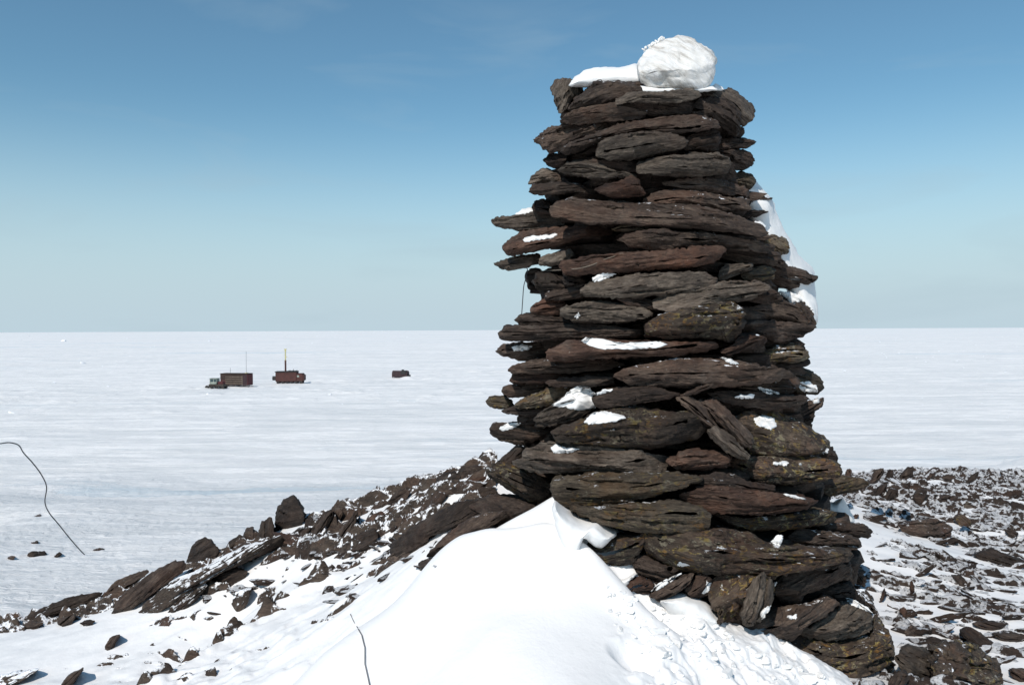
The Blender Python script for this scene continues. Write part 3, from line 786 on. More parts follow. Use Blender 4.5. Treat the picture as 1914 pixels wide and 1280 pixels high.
('O', .19, '1063,955 1110,947 1200,939 1260,934 1310,944 1334,965 1327,986 1300,997 1240,1000 1180,994 1110,977', ''),
('L', .08, '1335,965 1400,967 1470,961 1530,951 1563,958 1562,971 1530,984 1470,990 1400,990 1358,980', ''),
('B', .09, '1515,985 1550,977 1610,980 1634,992 1627,1006 1600,1005 1560,997', ''),
('B', .12, '1475,1002 1495,987 1540,989 1600,1004 1608,1016 1600,1027 1540,1024 1488,1020', ''),
('L', .20, '1195,1015 1225,1000 1290,989 1350,984 1400,994 1430,1011 1480,1019 1540,1023 1596,1034 1570,1050 1510,1065 1450,1074 1370,1074 1300,1064 1260,1067 1213,1046', 'largest low slab mottled with black and yellow lichen'),
('L', .17, '1076,1012 1090,1003 1120,1010 1155,998 1207,998 1202,1022 1187,1047 1160,1062 1130,1062 1078,1047', ''),
('D', .12, '1180,1048 1200,1035 1240,1057 1275,1065 1235,1093 1195,1083', ''),
('R', .15, '1163,1097 1180,1085 1195,1077 1222,1092 1212,1112 1178,1116', ''),
('B', .16, '1212,1112 1240,1090 1298,1071 1292,1091 1262,1112 1232,1125', ''),
('D', .12, '1278,1102 1310,1069 1332,1080 1325,1110 1295,1120', ''),
('L', .18, '1318,1092 1345,1072 1400,1071 1440,1074 1446,1100 1441,1142 1402,1167 1370,1185 1345,1187 1333,1178 1352,1150 1328,1137', ''),
('G', .22, '1406,1080 1428,1070 1443,1083 1443,1120 1427,1151 1397,1167 1385,1152 1395,1112', 'smooth upright grey stone near the foot'),
('B', .16, '1443,1102 1460,1075 1510,1062 1570,1049 1592,1055 1592,1077 1550,1097 1502,1112 1490,1137 1460,1127', ''),
('B', .14, '1383,1180 1440,1138 1500,1128 1540,1110 1572,1128 1542,1152 1502,1177 1480,1197 1430,1200 1398,1192', ''),
('G', .20, '1495,1186 1540,1150 1570,1122 1602,1128 1632,1155 1627,1177 1600,1190 1550,1198', ''),
('L', .18, '1473,1198 1500,1188 1560,1194 1620,1178 1637,1148 1661,1180 1669,1220 1660,1247 1625,1262 1590,1274 1550,1264 1510,1237 1483,1210', 'big lichen covered boulder at the lower right foot'),
('B', .06, '1562,1062 1600,1038 1607,1065 1602,1092 1572,1090', ''),
('B', .05, '1598,1077 1610,1070 1621,1080 1616,1094 1602,1092', ''),
('D', .10, '1490,1120 1530,1096 1590,1085 1606,1110 1622,1132 1580,1138 1540,1140', ''),
('X', .05, '1586,1107 1612,1097 1632,1115 1632,1145 1600,1128', ''),
]
def parse(s): return [tuple(float(v) for v in p.split(',')) for p in s.split()]
slabs = []
areas = []
for k, (mk, d, poly, lab) in enumerate(T):
    pp = parse(poly); a = np.array(pp)
    ar = 0.5 * abs(np.dot(a[:, 0], np.roll(a[:, 1], -1)) - np.dot(a[:, 1], np.roll(a[:, 0], -1)))
    areas.append(ar)
order = sorted(range(len(T)), key=lambda i: -areas[i])
small = set(i for i in order[98:] if not T[i][3])
small_objs = []
for k, (mk, d, poly, lab) in enumerate(T):
    pp = parse(poly); a = np.array(pp); c = a.mean(0)
    Yc, sl = cone(c[0], c[1])
    r = random.Random(k * 13 + 5)
    lo = c[1] > 640
    o = stone('slab', pp, Yc - (d - 0.06) * 1.05, MATS[mk], cairn, seed=k + 1, slope=sl * 0.8,
              back=r.uniform(0.28, 0.40) if (a[:, 0].max() - a[:, 0].min()) > 70 else r.uniform(0.20, 0.28),
              nose=r.uniform(0.40, 0.64), at=r.uniform(0.6, 1.4), ab=r.uniform(0.8, 1.6), asd=r.uniform(.4, 1.1), strata=r.uniform(1.0, 1.6))
    if lab: o['label'] = lab
    slabs.append(o)
    if k in small: small_objs.append(o)

def join_world(name, objs, parent):
    """merge the tiny wedge stones into one part"""
    bm = bmesh.new(); mats = []
    for o in objs:
        m = o.data.materials[0]
        if m not in mats: mats.append(m)
        n0 = len(bm.faces)
        bm2 = bmesh.new(); bm2.from_mesh(o.data); bm2.transform(world_of(o))
        t = bpy.data.meshes.new('t'); bm2.to_mesh(t); bm2.free(); bm.from_mesh(t); bpy.data.meshes.remove(t)
        bm.faces.ensure_lookup_table()
        for f in bm.faces[n0:]: f.material_index = mats.index(m)
    me = bpy.data.meshes.new(name); bm.transform(world_of(parent).inverted()); bm.to_mesh(me); bm.free()
    for m in mats: me.materials.append(m)
    o = bpy.data.objects.new(name, me); C.objects.link(o); o.parent = parent
    return o

# BVH of every slab for laying snow on it
def bvh_of(objs):
    vs_, fs, own = [], [], []
    for i, o in enumerate(objs):
        me = o.data; mw = np.array(world_of(o)); c_ = vco(me) @ mw[:3, :3].T + mw[:3, 3]
        base = len(vs_); vs_.extend(map(tuple, c_))
        for p in me.polygons:
            fs.append([base + v for v in p.vertices]); own.append(i)
    return BVHTree.FromPolygons(vs_, fs), own

def snow_patch(bvh, own, objs, poly, thick=0.012, name='snow_patch', step=2.2, mat=None):
    """snow lying on a slab: follows its surface, thick in the middle and thin at the rim"""
    O = resample(poly, 56, int(poly[0][0]), 2.0); c = O.mean(0)
    S = [0.0, 0.3, 0.55, 0.75, 0.9, 1.0, 1.03]
    ctr = Vector(CM.translation); pts = []; hits = {}
    rows = []
    for s in S:
        row = []
        for i in range(len(O)):
            q = c + (O[i] - c) * s
            d = Vector(raydir(q[0], q[1])).normalized()
            h = bvh.ray_cast(ctr, d, 12.0)
            row.append((h, d, q))
            if h[0] is not None: hits[own[h[2]]] = hits.get(own[h[2]], 0) + 1
        rows.append(row)
    if not hits: return None
    best = max(hits, key=hits.get)
    dists = [r[0][3] for row in rows for r in row if r[0][0] is not None and own[r[0][2]] == best]
    med = float(np.median(dists))
    co = []
    up = Vector((-0.15, -0.45, 0.85)).normalized()
    for s, row in zip(S, rows):
        prof = max(0.0, 1 - s ** 3) ** 0.6
        for h, d, q in row:
            dist = h[3] if (h[0] is not None and abs(h[3] - med) < 0.09) else med
            p = ctr + d * dist
            k = thick * prof * (0.8 + 0.5 * math.sin(q[0] * 0.31) * math.cos(q[1] * 0.4))
            if s > 1.0: p = p + d * 0.02
            elif s == 1.0: p = p - d * 0.002
            p = p - d * (k * 0.6 + (0.0015 if s <= 1 else 0)) + up * k * 0.6
            co.append(p)
    n = len(O); co = np.array([tuple(p) for p in co])
    org = co.mean(0); par = objs[best]
    me = np_mesh(name, co - org, grid_faces(len(S), n, wrap=True)[:, ::-1].copy())
    return link_mesh(name, me, mat or M_PATCH, par, Matrix.Translation(Vector(org)))

bv, own = bvh_of(slabs)
PATCH = ['975,448 990,442 1020,441 1043,436 1032,445 1012,448 980,453', '1107,520 1115,514 1140,510 1152,513 1135,521 1110,528',
 '1086,638 1095,632 1120,636 1150,641 1200,643 1235,639 1250,643 1235,650 1190,653 1130,652 1100,646', '955,648 980,643 996,647 985,655 962,656',
 '1345,669 1365,671 1383,680 1370,681', '1490,715 1510,712 1527,722 1528,733 1500,733', '1372,742 1385,738 1410,737 1409,744 1380,745',
 '1518,748 1530,742 1532,752 1522,755', '1030,758 1050,745 1065,730 1080,722 1100,724 1112,735 1108,742 1107,752 1114,760 1095,765 1080,768 1060,762',
 '932,800 950,790 975,790 965,798 940,806', '1090,790 1105,772 1130,768 1150,772 1172,780 1150,788 1100,794', '1408,782 1425,774 1445,780 1453,795 1440,803 1415,795',
 '1028,835 1040,830 1060,838 1085,838 1070,845 1035,848', '1443,863 1475,863 1470,870 1448,869', '1494,866 1498,866 1498,870 1494,870', '1530,845 1550,838 1547,846 1535,848',
 '1462,922 1490,928 1510,934 1480,930', '1110,738 1130,728 1147,728 1125,737', '1420,728 1440,728 1458,736 1440,735', '1268,1050 1290,1056 1276,1059 1266,1056',
 '1415,722 1448,734 1440,738 1420,729', '1455,545 1475,546 1495,553 1500,562 1480,568 1468,556', '1440,1012 1452,1000 1464,1000 1462,1012 1458,1020 1446,1016',
 '1420,1145 1430,1135 1442,1130 1436,1142 1425,1158', '1470,1150 1482,1152 1490,1146 1488,1156 1475,1157', '1446,1088 1453,1087 1450,1095 1445,1095', '1320,1085 1330,1090 1322,1108 1312,1110 1320,1098',
 '1580,1116 1600,1122 1625,1138 1632,1146 1600,1135 1584,1124', '1250,1080 1275,1070 1262,1082 1225,1104 1215,1106 1228,1092', '1074,592 1082,584 1084,592 1078,597']
for s in PATCH:
    snow_patch(bv, own, slabs, parse(s), thick=0.013)

# packed stones behind the visible face and round the far side
def shard_mesh(name, seed, dims=(1, .7, .28), cuts=11, sub=4, noise=0.06, strata=True):
    r = random.Random(seed); bm = bmesh.new(); bmesh.ops.create_icosphere(bm, subdivisions=sub, radius=1.0)
    c_ = np.array([v.co for v in bm.verts]); f_ = np.array([[v.index for v in f.verts] for f in bm.faces]); bm.free()
    c_ *= np.array([1, 1, 1.25])
    pl = [(0, 0, 1, .62), (0, 0, -1, .6)]
    for k in range(cuts):
        a = r.uniform(0, 6.283); z = r.uniform(-.55, .55); pl.append((math.cos(a), math.sin(a), z, r.uniform(.5, .88)))
    for nx, ny, nz, d in pl:
        nrm = np.array([nx, ny, nz]); nrm = nrm / np.linalg.norm(nrm)
        t = c_ @ nrm - d; m = t > 0; c_[m] -= np.outer(t[m], nrm) * 0.97
    c_ = c_ * np.array(dims)
    c_ += noise * np.stack([fbm(c_ * np.array([3, 3, 9]) + seed, seed, 4), fbm(c_ * np.array([3, 3, 9]) - seed, seed + 3, 4), 0.6 * fbm(c_ * 4 + 5 * seed, seed + 6, 4)], -1)
    me = np_mesh(name, c_, f_, smooth=True); me.set_sharp_from_angle(angle=math.radians(25)); return me

lib_small = [shard_mesh('core_shard', 900 + k, (1, .8, .22), 9, 2, 0.05) for k in range(8)]
bm = bmesh.new(); r_ = random.Random(3)
def axis_at(z):
    # pile centre and radius at a world height, from the same profile the face uses
    py = 616.5 - (z - H) / AX_Y * F
    return (np.interp(py, PYK, AXK) - W0) / F * AX_Y, np.interp(py, PYK, RDK) / F * AX_Y
z = base_z - 0.1; top_z = P(1218, 172, AX_Y)[2]
while z < top_z - 0.03:
    ax_x, R = axis_at(z)
    th = r_.uniform(0.055, 0.085)
    for ring_r, cnt in ((R - 0.24, 12), (max(.05, (R - .3) * .45), 5)):
        for k in range(cnt):
            a = (k + r_.random() * .6) / cnt * 6.283
            front = max(0, -math.sin(a)); back = max(0, math.sin(a)); rad = ring_r - 0.06 * front + ((0.08 * back + 0.055 * abs(math.cos(a)) ** 3) if cnt > 6 else 0)
            me = r_.choice(lib_small)
            M_ = Matrix.Translation((ax_x + math.cos(a) * rad, AX_Y + math.sin(a) * rad, z + r_.uniform(-.02, .02))) @ Matrix.Rotation(a + r_.uniform(-.4, .4) + 1.57, 4, 'Z') @ Matrix.Rotation(r_.uniform(-.12, .12), 4, 'X') @ Matrix.Diagonal((r_.uniform(.17, .27) * (1.3 if back > .3 else 1), r_.uniform(.14, .19), th * 3.0, 1))
            n0 = len(bm.verts); bm.from_mesh(me); bm.verts.ensure_lookup_table()
            bmesh.ops.transform(bm, matrix=M_, verts=bm.verts[n0:])
    z += th
me = bpy.data.meshes.new('inner_stone'); bm.transform(world_of(cairn).inverted()); bm.to_mesh(me); bm.free()
me.materials.append(M_DARK)
inner = bpy.data.objects.new('inner_stone', me); C.objects.link(inner); inner.parent = cairn
inner['kind'] = 'stuff'; inner['label'] = 'packed dark stones of the core and far side'

# tiny wedge stones become one part (those that carry no snow)
small_objs = [o for o in small_objs if not o.children]
if small_objs:
    j = join_world('wedge_stone', small_objs, cairn); j['kind'] = 'stuff'; j['label'] = 'small wedging stones between the slabs'
    for o in small_objs: bpy.data.objects.remove(o)

def soft(name, poly, Yc, parent, label=None, back=0.3, at=1.2, ab=0.8, seed=1, mat=None, rough=1.0, slope=0.0, lump=1.5, nose=.55):
    o = stone(name, parse(poly), Yc, mat or M_PATCH, parent, seed=seed, back=back, at=at, ab=ab, soft=True, rough=rough, slope=slope, lump=lump, nose=nose, n=72)
    if label: o['label'] = label
    return o
soft('snow_cap', '1062,162 1075,145 1090,132 1112,125 1140,127 1165,126 1188,120 1200,128 1215,145 1222,162 1200,166 1150,160 1100,164', 3.80, cairn, 'rounded snow cap on the top left of the cairn', back=0.32, at=1.5)
soft('snow_cap', '1180,170 1200,160 1230,163 1280,160 1330,160 1345,170 1300,174 1240,174 1200,176', 3.68, cairn, 'thin snow bed under the white boulder', back=0.35)
soft('snow_cap', '1328,170 1331,160 1339,156 1348,161 1355,168 1342,173', 3.85, cairn, 'small white lump of snow right of the boulder', back=0.1)
soft('snow_bank', '1385,330 1397,320 1408,335 1425,352 1440,375 1455,400 1465,425 1480,455 1497,482 1518,508 1524,530 1524,560 1529,580 1530,606 1518,610 1500,590 1470,540 1440,500 1420,450 1395,400 1380,360', 4.0, cairn, 'snow plastered down the right hand back of the cairn', back=0.45, slope=0.1, lump=2.8, at=1.4)
soft('snow_patch', '955,408 962,400 975,391 992,387 1003,395 1000,404 975,406', 3.98, cairn, 'white snow tucked behind the jutting left slab', back=0.12)
soft('snow_patch', '1404,418 1412,413 1424,414 1432,422 1430,430 1418,428', 3.66, cairn, None, back=0.06)
soft('snow_patch', '1462,548 1475,543 1500,548 1520,560 1526,580 1526,606 1518,604 1510,585 1498,572 1480,562', 4.0, cairn, None, back=0.1)
soft('snow_patch', '1330,982 1345,978 1358,984 1365,992 1345,992 1330,990', 3.40, cairn, None, back=0.06)
soft('snow_patch', '1510,940 1530,932 1560,938 1575,930 1590,955 1600,975 1585,985 1560,978 1540,955 1520,950', 4.1, cairn, 'snow lodged between the low slabs on the right', back=0.35, lump=2)
# snow lip curling over the low left slab, part of the bank at its foot
soft('snow_lip', '1030,950 1036,932 1060,950 1085,962 1115,972 1140,985 1156,992 1154,1002 1140,1012 1125,1026 1112,1024 1098,1010 1088,1003 1078,1012 1074,1045 1060,1040 1040,990', 3.075, cairn, 'curled snow lip hanging over the low left slab', back=0.22, at=1.6, ab=1.0, lump=2.0)
soft('snow_patch', '1075,1050 1090,1045 1110,1048 1118,1060 1130,1056 1140,1075 1165,1080 1185,1066 1196,1070 1180,1086 1170,1100 1150,1100 1110,1085 1080,1070', 3.10, cairn, None, back=0.12, lump=2)
soft('snow_patch', '1230,1122 1262,1108 1280,1104 1290,1112 1310,1118 1325,1128 1350,1150 1350,1165 1335,1182 1300,1172 1250,1148', 3.03, cairn, None, back=0.15, lump=2)

# the white boulder on top
wb = stone('white_boulder', parse('1192,128 1197,112 1210,92 1228,78 1262,69 1290,70 1312,82 1328,95 1337,112 1336,135 1330,152 1318,166 1290,170 1240,166 1208,162 1196,150'), 3.63, M_QUARTZ, None, seed=301, back=0.22, nose=.62, at=.55, ab=.5, asd=.4, strata=0.35, rough=1.8, lump=2.2, n=110, taper=0.8)
tag(wb, 'large white boulder crowning the top of the dark cairn', 'boulder')
bm = bmesh.new(); r_ = random.Random(9)
for k in range(34):
    t = r_.random(); a, b = 1205 + 36 * t + r_.uniform(-3, 1), 96 - 24 * t ** 0.8 + r_.uniform(-4, 3)
    M_ = Matrix.Translation(P(a, b, 3.80 + r_.uniform(-.02, .02))) @ Matrix.Rotation(r_.uniform(0, 6), 4, 'Y') @ Matrix.Diagonal((r_.uniform(.005, .013), r_.uniform(.005, .012), r_.uniform(.006, .014) * 2.5, 1))
    n0 = len(bm.verts); bm.from_mesh(r_.choice(lib_small)); bm.verts.ensure_lookup_table(); bmesh.ops.transform(bm, matrix=M_, verts=bm.verts[n0:])
bm.transform(world_of(wb).inverted()); me = bpy.data.meshes.new('frost_crust'); bm.to_mesh(me); bm.free(); me.materials.append(M_PATCH)
fr = bpy.data.objects.new('frost_crust', me); C.objects.link(fr); fr.parent = wb; fr['label'] = 'crumbly frost clinging to the upper left of the boulder'

# ------------------------------------------------------------------ loose rocks
def ground_rock(poly, label, mat='X', Yf=None, back=0.16, cat='rock', name='slate_rock', grp=None, seed=None, sink=6, **kw):
    pp = parse(poly); a = np.array(pp)
    bx = a[np.argsort(a[:, 1])[-3:], 0].mean(); by = a[:, 1].max()
    slope = 0.0
    ok = []
    if Yf is not None or by > 900:
        for px in np.linspace(a[:, 0].min() + 2, a[:, 0].max() - 2, 7):
            near = a[np.abs(a[:, 0] - px) < 0.3 * (np.ptp(a[:, 0])) + 4]
            if len(near) == 0: continue
            h_ = hit_ground(px, near[:, 1].max() - 1, surface, 2.2, 40)
            if h_ is not None and (Yf is None or abs(h_ - Yf) < 1.2): ok.append((px, h_))
    if len(ok) >= 3:
        ok = np.array(ok); k1, k0 = np.polyfit(ok[:, 0], ok[:, 1], 1)
        Yh = float(k1 * a[:, 0].mean() + k0); slope = float(np.clip(k1 / (Yh / F), -1.2, 1.2)) * 0.8
        Yh -= 0.04
    elif ok: Yh = ok[0][1] - 0.02
    else: Yh = Yf
    if Yh is None or Yh > 60: Yh = 6.0
    pp2 = [(x_, y_ + (sink if y_ > by - 0.35 * (by - a[:, 1].min()) else 0)) for x_, y_ in pp]
    sc = min(1.0, Yh / 6.0) if Yh < 14 else Yh / 6.0
    kw.setdefault('at', 1.1); kw.setdefault('ab', .5)
    sd0 = seed if seed is not None else int(a[0, 0] * 7 + a[0, 1]) % 997 + 400
    o = stone(name, pp2, Yh, MATS[mat], None, seed=sd0, back=back * max(1, sc), nose=.72, rough=kw.pop('rough', 1.6), slope=slope, **kw)
    tag(o, label, cat, grp); return o

LEFT = [
('512,975 515,955 530,935 548,925 560,933 568,950 565,975 555,985 530,990', 'D', 5.9, 'largest dark pointed rock standing on the left ridge against the plain'),
('348,1042 360,1020 372,1008 385,1003 400,1014 409,1030 398,1042 370,1052', 'D', 6.2, 'dark pyramid shaped rock on the crest of the left ridge'),
('480,1000 490,975 505,965 512,985 510,1012 490,1008', 'B', 5.9, 'upright rock leaning against the left side of the largest pointed rock'),
('453,1005 460,988 472,984 481,996 476,1012', 'B', 5.95, 'small rounded rock left of the upright rock on the ridge'),
('415,1030 428,1012 448,999 456,1005 450,1022 430,1032', 'B', 6.0, 'low brown rock between the dark pyramid and the small rounded rock'),
('570,1008 590,975 605,957 620,950 623,965 602,997 582,1013', 'D', 5.6, 'long slate shard leaning right beside the largest pointed rock'),
('612,975 622,955 636,948 640,960 632,978', 'B', 5.8, 'short blunt shard standing between two leaning shards'),
('620,1008 640,985 668,953 662,980 656,1002 636,1012', 'D', 5.5, 'sharp triangular shard pointing up and right on the left ridge'),
('642,1022 665,1000 700,985 706,1000 702,1020 670,1028', 'D', 5.2, 'very dark angular rock below the sharp triangular shard'),
('683,975 700,960 712,953 730,968 728,982 705,990', 'R', 5.4, 'rounded brown knob of rock right of the triangular shard'),
('630,945 650,943 668,948 656,955 636,953', 'B', 5.9, 'thin flat brown slab lying on the snow above the leaning shards'),
('697,945 715,935 723,943 711,948', 'B', 5.9, 'small low rock left of the jagged rock on the ridge skyline'),
('722,935 742,916 760,913 766,922 762,932 740,943', 'D', 5.7, 'jagged low rock on the skyline halfway along the left ridge'),
('850,886 860,876 878,869 900,871 906,886 880,892 858,892', 'D', 5.0, 'dark rough rock on the skyline touching the left of the cairn'),
('806,920 820,912 850,912 846,926 815,927', 'B', 5.0, 'flat dark slab below the splintered skyline rocks left of the cairn'),
('810,905 822,890 836,884 850,880 862,890 842,906 822,906', 'D', 5.1, 'splintered rock pointing left on the skyline near the cairn'),
('866,905 880,893 905,888 915,895 905,905 880,909', 'R', 4.9, 'reddish slab wedged beside the left foot of the cairn'),
('875,925 895,912 925,910 930,922 900,932 880,930', 'B', 4.8, 'brown slab lying just below the reddish slab left of the cairn'),
('730,1012 780,977 820,955 860,938 897,933 902,950 880,972 842,988 802,1003 790,1032 750,1050 733,1046', 'D', 4.9, 'long thick ledge of layered rock rising towards the cairn from the left'),
('798,1032 850,985 900,960 942,953 955,966 902,987 852,1008 815,1035', 'B', 4.6, 'long ledge just above the edge of the smooth snow drift'),
('875,940 920,923 962,933 1004,945 975,972 930,978 892,962', 'D', 4.4, 'broad dark slab at the left foot of the cairn above the drift'),
('770,1000 800,985 812,995 795,1012 778,1015', 'R', 4.75, 'small brown rock in front of the thick layered ledge'),
('720,1040 760,1012 782,1025 772,1045 738,1055', 'B', 4.8, 'rough brown rock at the lower end of the thick layered ledge'),
('780,1052 800,1042 815,1046 805,1056 788,1058', 'D', 4.5, 'small dark rock by the lower edge of the snow drift'),
('195,1160 230,1110 280,1070 320,1050 346,1046 346,1066 310,1092 260,1122 220,1152', 'D', 5.8, 'long smooth dark ledge slanting down at the left end of the ridge'),
('235,1162 270,1120 330,1080 400,1050 460,1018 522,1008 532,1021 470,1047 400,1077 330,1117 290,1142 240,1165', 'X', 5.5, 'longest snow dusted ledge running along the left ridge'),
('308,1142 340,1110 385,1085 389,1097 350,1132 318,1148', 'X', 5.2, 'snow dusted slab directly below the longest ledge'),
('386,1090 410,1065 440,1060 463,1066 456,1081 420,1094', 'D', 5.1, 'rounded dark rock at the upper edge of the snow bowl below the ridge'),
('186,1112 215,1085 250,1072 279,1063 266,1079 238,1097 230,1108', 'B', 6.3, 'flat pointed brown slab above the dark ledge at the left'),
('33,1162 70,1140 130,1115 187,1105 177,1125 120,1142 60,1162', 'B', 6.3, 'long low brown slab near the left edge of the photo'),
('28,1172 55,1160 79,1165 60,1175', 'D', 6.3, 'thin dark slab below the long low slab at the far left'),
('-20,1160 5,1158 19,1163 15,1176 -15,1178', 'D', 6.4, 'dark rounded rock cut by the left edge of the photo'),
('128,1140 160,1136 202,1150 192,1157 150,1150', 'B', 6.0, 'flat brown slab pointing right below the long low slab'),
('108,1162 122,1151 138,1150 132,1166 114,1170', 'D', 6.0, 'small dark broken rock in the snow at the left'),
('148,1165 160,1158 174,1160 166,1170', 'D', 5.9, 'tiny dark rock right of the small broken rock'),
('432,1128 440,1105 470,1098 466,1122 444,1146', 'X', 4.9, 'jagged snow streaked rock on the right rim of the snow bowl'),
('188,1217 205,1190 226,1184 212,1207', 'D', 4.9, 'small dark shard alone on the smooth snow at the lower left'),
('-10,1262 40,1254 77,1247 52,1266 10,1284 -10,1284', 'X', 4.5, 'dark ledge breaking the snow in the bottom left corner'),
('106,1284 130,1260 157,1248 142,1272 125,1290', 'D', 4.35, 'dark splinter of rock at the bottom edge near the left corner'),
('508,992 540,998 582,1008 562,1022 532,1018', 'R', 5.6, 'thin brown slab under the patch of snow on the ridge'),
]
for poly, mk, Yf, lab in LEFT:
    ground_rock(poly, lab, mk, Yf, back=0.22)

FAR = [('50,1036 60,1029 72,1030 85,1029 89,1037 55,1042', 'widest of the brown rocks lying in the snow far down the left slope'),
('98,1040 112,1030 117,1036 105,1043', 'squat rock right of the widest rock far down the left slope'),
('13,1042 20,1038 28,1039 24,1047', 'small dark rock nearest the left edge far down the slope'),
('173,1027 185,1023 197,1026 182,1030', 'flat rock beside the foot of the bent wire far down the slope'),
('57,1014 70,1010 72,1015 62,1017', 'little reddish rock just above the widest far rock'),
('60,965 75,960 77,964 65,966', 'low dark rock on the upper part of the far left slope')]
for poly, lab in FAR:
    ground_rock(poly, lab, 'B', None, back=0.10, sink=1, rough=0.8)

RIGHT = [
('1578,893 1583,878 1588,876 1591,880 1588,895', 'R', None, 'small upright finger of rock just right of the cairn on the skyline'),
('1624,900 1635,880 1650,874 1653,882 1638,898', 'B', None, 'rock leaning right on the skyline beyond the upright finger'),
('1654,888 1662,876 1671,880 1667,890', 'D', None, 'rounded rock second from the leaning one on the right skyline'),
('1683,886 1695,874 1707,873 1707,887 1692,890', 'D', None, 'humped dark rock on the right skyline'),
('1728,891 1745,883 1743,891', 'D', None, 'low pointed rock right of the humped rock on the skyline'),
('1758,891 1775,886 1789,890 1776,895', 'D', None, 'long flat rock on the right skyline'),
('1803,898 1815,888 1829,881 1827,893 1812,900', 'D', None, 'sharp spike of rock pointing up on the right skyline'),
('1838,906 1855,897 1882,900 1870,908', 'D', None, 'rough dark patch of rock right of the spike on the skyline'),
('1618,930 1640,910 1659,905 1656,926 1635,933', 'D', None, 'broken rock below the skyline between cairn and upright shard'),
('1648,932 1663,912 1680,914 1679,930 1660,938', 'B', None, 'angular rock touching the broken rock right of the cairn'),
('1705,926 1715,914 1731,911 1731,925 1720,945 1711,941', 'B', None, 'leaf shaped slab standing on its point in the snow at right'),
('1683,912 1693,904 1701,914 1690,921', 'D', None, 'small dark rock left of the leaf shaped slab'),
('1752,932 1765,924 1792,927 1786,938 1762,941', 'D', None, 'dark lumpy rock right of the leaf shaped slab'),
('1798,952 1805,936 1826,936 1829,950', 'G', None, 'square grey rock in the snow of the right slope'),
('1832,944 1850,942 1853,952 1840,955', 'B', None, 'small brown rock right of the square grey rock'),
('1880,948 1895,938 1914,942 1925,955 1900,957', 'D', None, 'dark rock at the right edge below the skyline'),
('1678,982 1710,972 1750,969 1782,985 1777,1002 1755,1012 1730,1003 1700,1003', 'B', None, 'wide snow streaked outcrop in the middle of the right slope'),
('1783,967 1800,960 1816,975 1809,987 1795,980', 'L', None, 'greenish speckled rock above the tan slab on the right slope'),
('1794,990 1800,989 1820,997 1818,1001', 'R', None, 'small straight edged tan slab on the right slope'),
('1875,992 1890,985 1903,998 1897,1006', 'D', None, 'dark cone shaped rock near the right edge'),
('1766,1013 1785,1003 1793,1010 1781,1020', 'D', None, 'dark slab just below the wide snow streaked outcrop'),
('1820,1037 1850,1024 1880,1035 1920,1050 1920,1066 1870,1052 1835,1047', 'D', None, 'long dark wedge of rock reaching the right edge'),
('1783,1070 1800,1060 1826,1055 1821,1063 1796,1072', 'D', None, 'thin straight slab left of the long dark wedge'),
('1778,1075 1795,1074 1811,1090 1796,1094', 'D', None, 'dark triangular slab below the thin straight slab'),
('1700,1095 1704,1082 1709,1095 1708,1105 1703,1112', 'R', None, 'narrow reddish splinter standing in the smooth snow'),
('1644,1122 1650,1105 1655,1098 1656,1110 1648,1125', 'R', None, 'small brown splinter near the right foot of the cairn'),
('1795,1174 1810,1168 1835,1183 1860,1203 1862,1223 1840,1217 1815,1202 1797,1187', 'D', None, 'large dark tapering slab lying in the lower right'),
('1672,1232 1685,1210 1700,1205 1730,1210 1750,1235 1759,1256 1735,1270 1700,1264 1680,1247', 'G', 3.55, 'smooth rounded grey boulder right of the lichen boulder at the bottom'),
('1658,1272 1670,1258 1690,1251 1699,1266 1682,1280 1664,1284', 'D', 3.45, 'dark rock below the smooth grey boulder at the bottom edge'),
('1743,1216 1780,1199 1820,1204 1860,1238 1877,1265 1872,1295 1750,1295 1746,1250', 'L', 3.6, 'big rough dark mass of rock in the bottom right'),
('1818,1166 1850,1160 1887,1165 1882,1177 1840,1174', 'D', None, 'flat dark slab above the large tapering slab at right'),
('1853,1182 1914,1185 1925,1198 1870,1193', 'D', None, 'flat slab cut by the right edge near the bottom'),
('1888,1247 1914,1249 1930,1262 1914,1275 1893,1264', 'D', None, 'dark block cut by the right edge in the bottom corner'),
('1723,1197 1740,1187 1767,1195 1761,1207 1730,1205', 'D', None, 'dark slab above the rough mass in the bottom right'),
('1690,1178 1705,1168 1718,1175 1712,1187 1695,1188', 'B', None, 'small brown stone on the snow above the smooth grey boulder'),
('1665,1160 1672,1152 1682,1156 1678,1164', 'D', None, 'tiny dark stone beside the right foot of the cairn'),
('1680,1140 1688,1133 1698,1145 1692,1153', 'R', None, 'small reddish stone in the snow right of the cairn foot'),
('1590,966 1600,960 1607,964 1596,969', 'R', None, 'small flat stone in the snow just behind the cairn at right'),
]
for poly, mk, Yf, lab in RIGHT:
    ground_rock(poly, lab, mk, Yf, back=0.18, sink=4, **(dict(strata=2.4, lump=2.6, rough=4.0) if 'big rough' in lab else {}))

